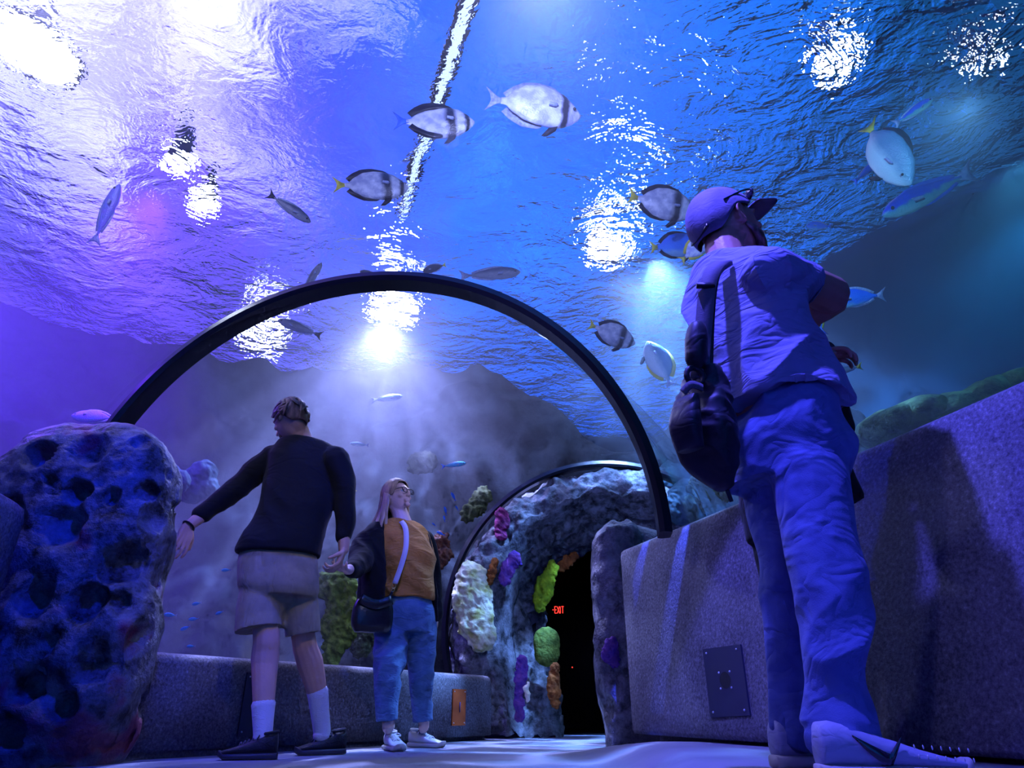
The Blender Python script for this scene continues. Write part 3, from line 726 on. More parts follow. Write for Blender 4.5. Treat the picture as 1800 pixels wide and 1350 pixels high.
def eyes(parent, c, M, k=1.0):
    for s in (-1, 1):
        p = c+M @ (V((s*.031, .077, .006))*k)
        bm = bmesh.new(); blob(bm, (0, 0, 0), .0115*k); e = link('eye', bm, M_EYE, parent); e.location = p-parent.location
        bm = bmesh.new(); blob(bm, M @ V((0, .0085*k, 0)), .0055*k, sub=1); link('iris', bm, M_IRIS, e)
M_EYE = mat('eye_white', c3('#e8e8ee'), .2); M_IRIS = mat('iris', c3('#2a2420'), .2)
SK1, SK2, SK3 = skin('skin_fair', c3('#c49a88')), skin('skin_pale', c3('#dcb8ac')), skin('skin_ruddy', c3('#a87868'))

def person_root(name_, base, label, cat='person'):
    return empty('person', base, label, cat)
def part(name, bm, m, root, vox=None, **kw):
    for v in bm.verts: v.co -= root.location
    o = link(name, bm, m, root)
    if vox: remesh(o, vox, **kw)
    return o
def solid_shell(o, t):
    md = o.modifiers.new('solid', 'SOLIDIFY'); md.thickness = t; md.offset = 1

# ------------------------------------------------------------------ tall man seen from behind
def tall_man():
    f = V((-.32, .95, 0)).normalized(); s = V((.95, .32, 0)).normalized()
    R = person_root('p', V((-1.15, 3.78, 0)), 'person from behind in a black sweater and khaki shorts, reaching towards the big rock')
    hc = W(510, 738, 3.86); hM = frame((-.74, .50, -.42))
    lf, rf = V((-1.255, 3.60, 0)), V((-1.0, 4.05, 0))
    # joints
    ls, le, lw = W(480, 803, 3.86), W(410, 864, 3.76), W(331, 925, 3.62)
    rs, re, rw = W(592, 808, 3.84), W(607, 882, 3.86), W(604, 968, 3.84)
    lk, rk = W(468, 1112, 3.70), W(533, 1118, 3.86)
    la, ra = W(462, 1290, 3.66), W(566, 1284, 4.02)
    # body
    bm = bmesh.new()
    head(bm, hc, hM, 1.1)
    tube(bm, [hc+hM @ V((0, -.03, -.04)), W(526, 762, 3.90), W(532, 785, 3.88)], [.062, .064, .07])
    trunk(bm, [(W(535, 790, 3.87), s*.15, f*.07), (W(530, 850, 3.86), s*.165, f*.11), (W(508, 930, 3.8), s*.155, f*.11), (W(492, 985, 3.76), s*.15, f*.10), (W(490, 1015, 3.75), s*.12, f*.08)])
    tube(bm, [ls, le, le.lerp(lw, .5), lw], [.052, .043, .040, .029], fdir=f, flat=.9)
    tube(bm, [rs, re, re.lerp(rw, .5), rw], [.052, .043, .040, .029])
    hd = (W(316, 972, 3.56)-lw); hand(bm, lw, hd, (-.75, .5, .1), 1, .35, 1.02)
    hd = (W(596, 1006, 3.82)-rw); hand(bm, rw, hd+V((-.02, -.02, -.03)), (-.9, -.2, -.1), -1, .8, 1.04)
    hl, hr = W(455, 1005, 3.72), W(528, 1005, 3.8)
    tube(bm, [hl, lk, W(466, 1155, 3.71), W(464, 1215, 3.68), la, la+V((0, 0, -.04))], [.075, .066, .070, .056, .042, .038])
    tube(bm, [hr, rk, W(545, 1165, 3.92), W(557, 1215, 3.97), ra, ra+V((0, 0, -.04))], [.07, .062, .069, .053, .042, .038])
    part('body', bm, SK1, R, .0055, smooth=2)
    eyes(R, hc, hM, 1.1)
    # hair: cap of short wavy hair
    bm = bmesh.new(); dome(bm, hc, hM, (.098, .116, .134), (0, -.006, .008), edge_fn(58, 92, 128), .09, 3)
    h = part('hair', bm, M_HAIR_BROWN, R); solid_shell(h, .006)
    bm = bmesh.new(); rnd = random.Random(9)
    for i in range(90):
        th, ph = rnd.uniform(-pi, pi), rnd.uniform(.0, 1.75); n_ = V((sin(ph)*sin(th), sin(ph)*cos(th), cos(ph)))
        if n_.y > .25 and n_.z < .35: continue
        t_ = (n_.cross(V((rnd.uniform(-1, 1), rnd.uniform(-.3, .3), -.2)))).normalized(); P_ = []
        for k in (-1, 0, 1): q = (n_+t_*.30*k).normalized(); P_.append(hc+hM @ V((q.x*.104, q.y*.122-.008, q.z*.141+.008)))
        P_.append(P_[-1]+hM @ (t_*.02+V((0, 0, -.008)))); tube(bm, P_, [.004, .012, .011, .003], 7, .6, hM @ n_, sub=2)
    part('hair_tufts', bm, M_HAIR_BROWN, R)
    # sweater
    bm = bmesh.new()
    trunk(bm, [(W(532, 770, 3.88), s*.075, f*.065), (W(537, 782, 3.88), s*.17, f*.095), (W(537, 808, 3.87), s*.215, f*.125), (W(528, 860, 3.85), s*.212, f*.15), (W(512, 915, 3.81), s*.205, f*.155), (W(494, 952, 3.78), s*.222, f*.165), (W(489, 976, 3.77), s*.228, f*.165)])
    tube(bm, [ls+s*.02, W(445, 832, 3.82), le, W(380, 885, 3.71), W(352, 906, 3.665)], [.088, .074, .066, .058, .050])
    tube(bm, [rs-s*.01, W(602, 845, 3.85), re, W(607, 915, 3.86), W(604, 943, 3.85)], [.088, .076, .066, .058, .048])
    o = part('sweater', bm, M_BLACK_KNIT, R, .009, smooth=5, disp=.009, dscale=.16, seed=2)
    bm = bmesh.new(); q = lw.lerp(W(352, 906, 3.665), -.02); dd = (lw-W(352, 906, 3.66)).normalized()
    torus(bm, q-dd*.004, dd, .034, .006); part('bracelet', bm, M_BEAD, R)
    # shorts
    bm = bmesh.new()
    trunk(bm, [(W(490, 958, 3.77), s*.185, f*.13), (W(489, 985, 3.765), s*.215, f*.15), (W(490, 1030, 3.76), s*.222, f*.155), (W(491, 1052, 3.77), s*.20, f*.145)])
    tube(bm, [W(462, 1020, 3.73), W(455, 1060, 3.71), W(455, 1108, 3.70)], [.112, .120, .128], n=20, flat=.92, fdir=f, blunt=True)
    tube(bm, [W(518, 1020, 3.8), W(528, 1060, 3.83), W(533, 1116, 3.85)], [.106, .104, .102], n=20, flat=1.0, fdir=f, blunt=True)
    blob(bm, W(494, 1052, 3.78), (.10, .12, .085)); blob(bm, W(494, 1068, 3.78), (.06, .10, .06))
    part('shorts', bm, M_KHAKI, R, .008, smooth=4, disp=.030, dscale=.12, seed=5, along=V((.25, 0, .95)).normalized())
    for a, b, c, r0, r1 in ((W(463, 1238, 3.675), la, la+V((0, 0, -.03)), .058, .045), (W(558, 1215, 3.97), ra, ra+V((0, 0, -.03)), .056, .045)):
        bm = bmesh.new(); tube(bm, [a, a.lerp(b, .5), b, c], [r0, (r0+r1)*.49, r1, r1], 18); part('sock', bm, M_SOCK, R)
    for hl_, d_ in ((V((-1.125, 3.66, 0)), (-.95, -.22)), (V((-.90, 4.09, 0)), (-.78, -.50))):
        shoe(R, hl_-R.location, d_, .265, M_SHOE_BLACK, M_SOLE_DARK, high=.115, wid=.056, laces=M_LACE_GREY)
    return R
def torus(bm, c, ax, R_, r, n=24, m=8, flat=1.0):
    M = frame(ax) ; rows = []
    for i in range(n):
        a = 2*pi*i/n; e = M @ V((cos(a), 0, sin(a)*flat)); rows.append([c+e*(R_+r*cos(b))+(M @ V((0, 1, 0)))*r*sin(b) for b in [2*pi*j/m for j in range(m)]])
    grid(bm, rows, closed_u=True, closed_v=True)
def ribbon(bm, pts, wv, w_, t_, sub=4):
    """flat strap through pts; wv: width direction(s), closed solid"""
    pts = [V(p) for p in pts]; m = len(pts)-1; P = []
    for i in range(m):
        a, b, c, d = pts[max(0, i-1)], pts[i], pts[i+1], pts[min(m, i+2)]
        for k in range(sub): t = k/sub; P.append(.5*((2*b)+(c-a)*t+(2*a-5*b+4*c-d)*t*t+(3*b-a-3*c+d)*t**3))
    P.append(pts[-1]); rows = []; wv = V(wv)
    for i, p in enumerate(P):
        t = (P[min(len(P)-1, i+1)]-P[max(0, i-1)]).normalized(); a = (wv-t*wv.dot(t)).normalized(); n = t.cross(a)
        rows.append([p+a*w_+n*t_, p-a*w_+n*t_, p-a*w_-n*t_, p+a*w_-n*t_])
    grid(bm, rows, closed_u=True, cap=True)

M_HAIR_BROWN = mat('brown_hair', c3('#86685a'), .5, col2=c3('#42322a'), scale=26, bump=.012, bscale=30, stretch=(1, 1, .35), spec=.5)
M_HAIR_BLOND = mat('blond_hair', c3('#c8ac84'), .42, col2=c3('#6e543c'), scale=30, bump=.006, bscale=50, stretch=(1, 1, .08), spec=.5)
M_BLACK_KNIT = fabric('black_knit', c3('#08090e'), None, .006, 6, .85)
M_KHAKI = fabric('khaki_cotton', c3('#9a8f78'), c3('#877d68'), .010, 7, .8, stretch=(1.6, 1.6, .6))
M_SOCK = fabric('white_sock', c3('#c9cbd8'), None, .002, 30, .9)
M_SHOE_BLACK = fabric('black_shoe_mesh', c3('#15161d'), c3('#2a2b38'), .003, 30, .6)
M_SOLE_DARK = mat('dark_sole', c3('#23253a'), .5)
M_LACE_GREY = mat('grey_lace', c3('#3b3d4c'), .8)
M_BEAD = mat('bracelet', c3('#20181c'), .35, .2)
M_GOLD = mat('gold_metal', c3('#c8a860'), .25, .9)
tall_man()

# ------------------------------------------------------------------ woman with glasses
def woman():
    f = V((.42, -.9, 0)).normalized(); s = V((-.9, -.42, 0)).normalized()      # s: her right side, left in the picture
    R = person_root('p', V((-.62, 4.55, 0)), 'person with long blond hair and glasses in mustard top and black cardigan')
    hc = W(697, 874, 4.56); hM = frame((.80, -.50, .26))
    la, ra = W(683, 1270, 4.45), W(745, 1270, 4.78)
    lf, rf = V((-.715, 4.50, 0)), V((-.60, 4.83, 0))
    bm = bmesh.new(); head(bm, hc, hM, 1.06, .9)
    tube(bm, [hc+hM @ V((0, -.02, -.05)), W(702, 900, 4.57), W(708, 922, 4.57)], [.056, .056, .068])
    trunk(bm, [(W(708, 928, 4.57), s*.13, f*.06), (W(713, 970, 4.56), s*.15, f*.10), (W(716, 1020, 4.56), s*.15, f*.11), (W(714, 1070, 4.58), s*.16, f*.12), (W(714, 1095, 4.6), s*.13, f*.11)])
    rs, re, rw = W(664, 934, 4.52), W(633, 990, 4.30), W(610, 1002, 4.02)
    ls, le, lw = W(752, 948, 4.66), W(762, 1020, 4.74), W(767, 1082, 4.70)
    tube(bm, [rs, re, rw], [.048, .042, .027]); tube(bm, [ls, le, lw], [.048, .042, .027])
    hand(bm, rw, (W(592, 999, 3.86)-rw), (.1, .3, .9), 1, .5, .9); hand(bm, lw, (.02, -.05, -1), (-1, 0, 0), -1, .4, .9)
    tube(bm, [W(690, 1080, 4.55), W(684, 1180, 4.47), la, la+V((0, 0, -.03))], [.09, .06, .038, .035]); tube(bm, [W(737, 1080, 4.62), W(742, 1180, 4.7), ra, ra+V((0, 0, -.03))], [.09, .048, .034, .033])
    part('body', bm, SK2, R, .0055, smooth=2); eyes(R, hc, hM, 1.06)
    # hair
    bm = bmesh.new(); dome(bm, hc, hM, (.094, .112, .130), (0, -.006, .006), edge_fn(56, 100, 132), .03, 5)
    h = part('hair', bm, M_HAIR_BLOND, R); solid_shell(h, .006)
    rnd = random.Random(4); bm = bmesh.new()
    for i in range(54):
        a = -1.6+i/53*2*1.6+rnd.uniform(-.04, .04)          # around the back of the head, side to side
        e = V((sin(a)*.094, -cos(a)*.108, -.01+rnd.uniform(-.03, .03))); p0 = hc+hM @ e
        out = (hM @ V((sin(a), -cos(a), 0))); out.z = 0; out.normalize()
        ln = rnd.uniform(.22, .36); e_ = rnd.uniform(-.02, .03)
        top = hc+hM @ V((sin(a)*.05, -cos(a)*.06-.01, .085)); sway = V((rnd.uniform(-.015, .015), rnd.uniform(-.01, .01), 0))
        p1 = p0+out*.012+V((0, 0, -ln*.35)); p2 = p0+out*(.012+e_)+V((0, 0, -ln*.72))+sway; p3 = p0+out*(.006+e_*1.4)+V((0, 0, -ln))+sway*1.8
        tube(bm, [top, p0, p1, p2, p3], [.008, .016, .017, .014, .003], 7, .6, out, sub=3)
    part('hair_lengths', bm, M_HAIR_BLOND, R)
    # glasses
    def L(a, b, d): return hc+hM @ (V((a, b, d))*1.06)
    bm = bmesh.new()
    for sd in (-1, 1):
        c = L(sd*.033, .101, .002); rows = []
        for i in range(20):
            a = 2*pi*i/20; e = hM @ V((.0245*math.copysign(abs(cos(a))**.75, cos(a)), -.004*abs(cos(a))*sd*0, .0195*math.copysign(abs(sin(a))**.75, sin(a)))); rows.append([c+e+hM @ (V((cos(a)*cos(b), sin(b), sin(a)*cos(b)))*.0028) for b in [2*pi*j/6 for j in range(6)]])
        grid(bm, rows, closed_u=True, closed_v=True)
        tube(bm, [L(sd*.059, .098, .010), L(sd*.074, .06, .012), L(sd*.079, -.01, .010), L(sd*.077, -.03, -.004)], [.0026]*4, 6)
    tube(bm, [L(-.009, .103, .006), L(0, .108, .008), L(.009, .103, .006)], [.0025]*3, 6)
    part('glasses', bm, M_FRAME, R)
    # top
    bm = bmesh.new()
    trunk(bm, [(W(706, 914, 4.57), s*.085, f*.065), (W(708, 926, 4.57), s*.16, f*.09), (W(712, 950, 4.56), s*.178, f*.125), (W(717, 982, 4.55), s*.180, f*.155), (W(716, 1012, 4.55), s*.168, f*.145), (W(717, 1040, 4.56), s*.175, f*.155), (W(717, 1054, 4.565), s*.172, f*.15)])
    part('mustard_top', bm, M_MUSTARD, R, .009, smooth=4, disp=.024, dscale=.10, seed=8, along=V((.8, .1, -.5)).normalized())
    # cardigan: sleeves and two open fronts hanging to the thigh
    bm = bmesh.new()
    tube(bm, [rs-s*.02, W(640, 962, 4.44), re, W(622, 998, 4.18), W(617, 1001, 4.1)], [.085, .086, .078, .062, .05]); tube(bm, [ls-s*-.02, W(757, 985, 4.7), le, lw], [.068, .060, .052, .046])
    back = -f
    trunk(bm, [(W(700, 920, 4.60)+s*.02, s*.14, f*.05), (W(694, 950, 4.61)+s*.03, s*.17, f*.085), (W(690, 1000, 4.63)+s*.035, s*.185, f*.10), (W(688, 1050, 4.66)+s*.035, s*.19, f*.10), (W(688, 1098, 4.68)+s*.035, s*.18, f*.09)])
    trunk(bm, [(W(664, 935, 4.5), s*.055, f*.07), (W(659, 980, 4.46), s*.068, f*.10), (W(656, 1030, 4.46), s*.078, f*.10), (W(655, 1075, 4.48), s*.07, f*.09), (W(657, 1105, 4.5), s*.055, f*.06)])
    trunk(bm, [(W(748, 938, 4.62), s*.018, f*.05), (W(756, 990, 4.63), s*.016, f*.08), (W(761, 1050, 4.64), s*.016, f*.08), (W(763, 1095, 4.66), s*.012, f*.06)])
    part('black_cardigan', bm, M_CARDIGAN, R, .009, smooth=5, disp=.008, dscale=.12, seed=11)
    bm = bmesh.new()
    trunk(bm, [(W(716, 1046, 4.57), s*.150, f*.125), (W(715, 1070, 4.58), s*.185, f*.15), (W(713, 1095, 4.6), s*.195, f*.15), (W(713, 1112, 4.6), s*.18, f*.13)])
    tube(bm, [W(689, 1095, 4.55), W(686, 1140, 4.51), W(683, 1185, 4.46), W(680, 1230, 4.45), W(680, 1268, 4.45)], [.112, .100, .086, .076, .070], 18, blunt=True)
    tube(bm, [W(738, 1095, 4.63), W(741, 1140, 4.67), W(741, 1185, 4.7), W(742, 1230, 4.76), W(744, 1268, 4.78)], [.110, .098, .084, .072, .066], 18, blunt=True)
    part('jeans', bm, M_DENIM_L, R, .009, smooth=4, disp=.020, dscale=.10, seed=14, along=V((.9, .2, .3)).normalized())
    for hl_, d_ in ((lf+V((-.025, .05, 0)), (.42, -.9)), (rf+V((-.05, .035, 0)), (.86, -.5))):
        shoe(R, hl_-R.location, d_, .265, M_SHOE_WHITE, M_SOLE_WHITE, high=.10, wid=.05, laces=M_LACE_WHITE)
    # crossbody bag
    B = empty('crossbody_bag', W(655, 1080, 4.34), 'black crossbody bag with a white strap hanging at the hip of the blond woman', 'bag')
    bm = bmesh.new(); o_ = B.location; M = frame(f)
    trunk(bm, [(o_+M @ V((0, 0, .085)), s*.105, f*.035), (o_+M @ V((0, 0, .03)), s*.125, f*.05), (o_+M @ V((0, 0, -.06)), s*.125, f*.052), (o_+M @ V((0, 0, -.105)), s*.10, f*.035)], p=3)
    part('pouch', bm, M_LEATHER, B)
    bm = bmesh.new(); ribbon(bm, [o_+M @ V((-.1, .052, .085)), o_+M @ V((0, .062, .05)), o_+M @ V((.1, .052, .085))], (0, 0, 1), .028, .003); part('flap', bm, M_LEATHER, B)
    bm = bmesh.new(); ribbon(bm, [W(704, 915, 4.50), W(711, 924, 4.44), W(714, 938, 4.395), W(713, 965, 4.35), W(705, 995, 4.35), W(694, 1026, 4.34)], (1, -.1, .1), .017, .002); part('white_strap', bm, M_STRAP_W, B)
    bm = bmesh.new(); torus(bm, W(692, 1030, 4.36), (0, -1, 0), .013, .003, 16, 6); torus(bm, W(691, 1037, 4.36), (0, -1, 0), .009, .0028, 16, 6); part('buckle', bm, M_GOLD, B)
    bm = bmesh.new(); ribbon(bm, [W(690, 1040, 4.36), W(684, 1050, 4.36), W(676, 1060, 4.35)], (1, 0, 0), .008, .003); part('strap_end', bm, M_LEATHER, B)
M_FRAME = mat('glasses_frame', c3('#10111c'), .3)
M_MUSTARD = fabric('mustard_cotton', c3('#c0853c'), c3('#aa7430'), .010, 9, .8, stretch=(1, 1, 2.2))
M_CARDIGAN = fabric('black_cardigan_knit', c3('#06070b'), None, .006, 7, .9)
M_DENIM_L = fabric('light_denim', c3('#5a7ea6'), c3('#46678e'), .008, 10, .8, stretch=(1, 1, 2))
M_SHOE_WHITE = fabric('white_leather', c3('#c2c4c8'), None, .002, 20, .5)
M_SOLE_WHITE = mat('white_sole', c3('#b4b4ae'), .6); M_LACE_WHITE = mat('white_lace', c3('#d6d8dc'), .8)
M_LEATHER = mat('black_leather', c3('#0e0f18'), .3, spec=.6, bump=.002, bscale=40); M_STRAP_W = fabric('white_strap', c3('#c9c6d0'), None, .001, 40, .8)
woman()

# ------------------------------------------------------------------ man in the cap, close on the right
def capped_man():
    f = V((.80, .60, 0)).normalized(); s = V((.60, -.80, 0)).normalized()      # s: his right, towards the viewer
    R = person_root('p', V((.70, 1.66, 0)), 'person in a cap, T-shirt and baggy jeans leaning towards the wall with one elbow raised')
    hc = W(1279, 402, 1.86); hM = frame((.88, .22, .26))
    rs, re, rw = W(1354, 478, 1.63), W(1458, 518, 1.90), W(1404, 575, 2.02)
    ls, le, lw = W(1252, 498, 1.98), W(1330, 600, 2.14), W(1420, 640, 2.06)
    rh, lh = W(1408, 800, 1.68), W(1352, 800, 1.80)
    bm = bmesh.new(); head(bm, hc, hM, 1.14, 1.0, 1.15)
    tube(bm, [hc+hM @ V((0, -.03, -.03)), W(1274, 440, 1.84), W(1286, 482, 1.82)], [.064, .064, .066])
    trunk(bm, [(W(1304, 494, 1.81), s*.11, f*.06), (W(1325, 560, 1.80), s*.155, f*.1), (W(1350, 650, 1.77), s*.145, f*.1), (W(1372, 730, 1.75), s*.15, f*.1), (W(1380, 800, 1.74), s*.13, f*.1)])
    tube(bm, [rs, re, re.lerp(rw, .5), rw], [.050, .066, .052, .034]); tube(bm, [ls, le, lw], [.042, .040, .029])
    hand(bm, rw, (-.5, .55, .5), (-.6, -.5, .1), 1, .7); hand(bm, lw, (.5, -.3, .1), (0, -.2, -1), -1, .6)
    tube(bm, [rh, W(1450, 1010, 1.58), W(1470, 1260, 1.54)], [.08, .055, .042]); tube(bm, [lh, W(1376, 1010, 1.80), W(1396, 1265, 1.80)], [.07, .042, .036])
    part('body', bm, SK3, R, .0055, smooth=2); eyes(R, hc, hM)
    # beard
    bm = bmesh.new()
    def L(a, b, d): return hc+hM @ (V((a, b, d))*1.09)
    tube(bm, [L(-.072, .012, -.035), L(-.060, .048, -.075), L(0, .078, -.098), L(.060, .048, -.075), L(.072, .012, -.035)], [.008, .015, .022, .015, .008], 10); part('beard', bm, M_HAIR_BROWN, R)
    # cap
    bm = bmesh.new(); dome(bm, hc, hM, (.103, .127, .142), (0, -.012, .013), edge_fn(66, 84, 112), .015, 2); h = part('cap', bm, M_CAP, R); solid_shell(h, .004)
    bm = bmesh.new(); rows = []
    for j in range(9):
        t = j/8; rows.append([hc+hM @ V((.086*sin(a)*(1-.12*t), .100+cos(a)*.014+t*.12*max(0, cos(a))**.5, .058+.012*cos(a)*1.0-.012*(sin(a)**2)+.006*t)) for a in [-1.35+2.7*i/20 for i in range(21)]])
    grid(bm, rows); h = part('cap_brim', bm, M_CAP, R); solid_shell(h, .005)
    bm = bmesh.new(); ribbon(bm, [L(-.05, -.112, -.012), L(0, -.122, -.026), L(.05, -.112, -.012)], (0, 0, 1), .009, .003); part('cap_strap', bm, M_LEATHER, R)
    bm = bmesh.new()
    for i in range(1): blob(bm, L(0, -.008, .136), .006)
    part('cap_button', bm, M_CAP, R)
    # sunglasses on the cap
    bm = bmesh.new()
    for sd in (-1, 1):
        v0 = L(sd*.036, .104, .098); blob(bm, v0, (.031, .006, .02), hM)
        tube(bm, [L(sd*.064, .092, .10), L(sd*.088, .03, .075), L(sd*.092, -.05, .045)], [.0035]*3, 6)
    tube(bm, [L(-.01, .108, .10), L(.01, .108, .10)], [.004]*2, 6); part('sunglasses', bm, M_GLOSS_D, R)
    # T-shirt
    bm = bmesh.new()
    trunk(bm, [(W(1268, 456, 1.83), s*.08, f*.07), (W(1288, 470, 1.81), s*.15, f*.09), (W(1302, 500, 1.80), s*.188, f*.118), (W(1320, 570, 1.79), s*.190, f*.135), (W(1340, 640, 1.77), s*.175, f*.138), (W(1360, 690, 1.755), s*.184, f*.146), (W(1368, 718, 1.75), s*.192, f*.156)])
    tube(bm, [rs-s*.04, rs, rs.lerp(re, .3), rs.lerp(re, .5)], [.075, .09, .088, .086], 18, blunt=True); tube(bm, [ls+s*.03, ls, ls.lerp(le, .6)], [.07, .075, .066], 16)
    part('t_shirt', bm, M_TEE, R, .006, smooth=4, disp=.046, dscale=.13, seed=21, along=V((.62, .25, .74)).normalized())
    # jeans
    bm = bmesh.new()
    trunk(bm, [(W(1369, 700, 1.75), s*.148, f*.108), (W(1376, 735, 1.745), s*.160, f*.12), (W(1384, 800, 1.74), s*.178, f*.14), (W(1386, 850, 1.735), s*.16, f*.128)])
    tube(bm, [W(1412, 800, 1.68), W(1432, 900, 1.63), W(1446, 1000, 1.585), W(1464, 1100, 1.56), W(1472, 1200, 1.545), W(1478, 1280, 1.535)], [.104, .102, .092, .076, .068, .078], 20, blunt=True)
    tube(bm, [W(1358, 800, 1.80), W(1364, 900, 1.80), W(1375, 1000, 1.80), W(1384, 1100, 1.80), W(1392, 1200, 1.80), W(1398, 1286, 1.80)], [.094, .082, .068, .058, .056, .064], 20, blunt=True)
    # bunched cloth above the shoes
    tube(bm, [W(1450, 1300, 1.53), W(1482, 1300, 1.50), W(1530, 1302, 1.52)], [.042, .052, .034], 14); tube(bm, [W(1378, 1278, 1.80), W(1400, 1294, 1.78)], [.034, .046], 14)
    part('jeans', bm, M_DENIM, R, .007, smooth=4, disp=.046, dscale=.14, seed=31, along=V((.75, .35, .55)).normalized())
    bm = bmesh.new(); q = [W(1345, 722, 1.592), W(1395, 722, 1.565)]
    # shoes
    for hp, d_ in ((V((.595, 1.49, floor_z(.75, 1.5))), (.99, -.03)), (V((.615, 1.79, floor_z(.75, 1.8))), (.96, .15))):
        t, M = shoe(R, hp-R.location, d_, .285, M_SHOE_GREY, M_SOLE_WHITE, high=.105, wid=.052, collar=False)
        # curved check mark on the outer side
        if hp.y < 1.6:
            bm = bmesh.new(); rows = []
            for i in range(17):
                u = i/16; x = .10+.26*u; lo_ = .078-.048*sin(min(1, u*1.45)*pi*.5)+.046*max(0, u-.69)/.31; th = .003+.019*sin(pi*u)**1.1
                yy = .0420+.003*sin(pi*u)
                rows.append([M @ V((yy, x*.285*1.25+.02, lo_)), M @ V((yy, x*.285*1.25+.02, lo_+th))])
            grid(bm, rows); o = link('swoosh_mark', bm, M_GLOSS_D, t); solid_shell(o, .003); o.modifiers['solid'].offset = 0
            bm = bmesh.new()
            for i in range(7):
                for j in range(2):
                    p = M @ V((.047-.010*j+.001*i, .17+.016*i, .045+.016*j-.001*i)); blob(bm, p, (.0016, .0016, .0045), sub=1)
            link('white_print', bm, M_LACE_WHITE, t)
    return R
M_CAP = fabric('grey_cap_cloth', c3('#6e6880'), c3('#5a5670'), .002, 20, .8)
M_GLOSS_D = mat('dark_gloss', c3('#0e1020'), .12, spec=.8)
M_TEE = fabric('blue_grey_tee', c3('#7c80a8'), None, .016, 8, .8, stretch=(1, 1, 2.4))
M_DENIM = fabric('blue_denim', c3('#5c6ea8'), c3('#4c5c94'), .014, 7, .8, stretch=(1, 1, 1.6))
M_SHOE_GREY = fabric('grey_shoe_knit', c3('#9aa0b8'), None, .003, 20, .6)
capped_man()

# backpack
def backpack():
    B = empty('backpack', W(1238, 745, 1.62), 'black backpack with a grey strap hanging at the back of the capped man', 'backpack')
    s = V((.60, -.80, 0)); f = V((.80, .60, 0)); c = B.location
    bm = bmesh.new()
    trunk(bm, [(W(1236, 655, 1.66), s*.05, f*.035), (W(1234, 700, 1.66), s*.082, f*.05), (W(1238, 760, 1.65), s*.088, f*.056), (W(1252, 815, 1.65), s*.072, f*.045), (W(1274, 862, 1.66), s*.018, f*.012)], p=2.6)
    part('pack', bm, M_PACK, B, .006, smooth=2, disp=.010, dscale=.07, seed=3)
    bm = bmesh.new(); trunk(bm, [(W(1207, 700, 1.58), s*.038, f*.015), (W(1204, 745, 1.57), s*.044, f*.026), (W(1214, 790, 1.58), s*.036, f*.02)], p=2.8); part('front_pocket', bm, M_PACK, B)
    bm = bmesh.new(); ribbon(bm, [W(1272, 460, 1.70), W(1254, 475, 1.655), W(1243, 510, 1.64), W(1238, 560, 1.64), W(1234, 600, 1.64), W(1230, 665, 1.62)], (1, -.25, 0), .024, .004); part('shoulder_strap', bm, M_STRAP_G, B)
    bm = bmesh.new(); ribbon(bm, [W(1284, 462, 1.70), W(1264, 478, 1.66), W(1256, 512, 1.645), W(1252, 560, 1.645), W(1250, 610, 1.64), W(1248, 668, 1.63)], (1, -.25, 0), .007, .006); part('strap_edge', bm, M_PACK, B)
    bm = bmesh.new(); box(bm, W(1240, 502, 1.632), (.052, .012, .014)); part('strap_slider', bm, M_PACK, B)
    bm = bmesh.new(); tube(bm, [W(1226, 578, 1.60), W(1224, 600, 1.60), W(1224, 632, 1.60)], [.026, .032, .030], 16); part('strap_pouch', bm, M_PACK, B)
    bm = bmesh.new(); torus(bm, W(1222, 662, 1.60), (.3, -1, 0), .026, .008, 20, 8); part('grab_loop', bm, M_PACK, B)
    bm = bmesh.new(); ribbon(bm, [W(1200, 690, 1.55), W(1215, 676, 1.54), W(1235, 682, 1.56)], (0, 0, 1), .010, .003); part('grey_tab', bm, M_STRAP_G, B)
    bm = bmesh.new(); ribbon(bm, [W(1272, 845, 1.66), W(1279, 864, 1.66), W(1286, 882, 1.66)], (1, 0, 0), .005, .002); part('strap_tail', bm, M_PACK, B)
M_PACK = fabric('black_nylon', c3('#12121a'), c3('#242231'), .006, 9, .5)
M_STRAP_G = fabric('grey_webbing', c3('#5c5868'), None, .001, 60, .8)
backpack()

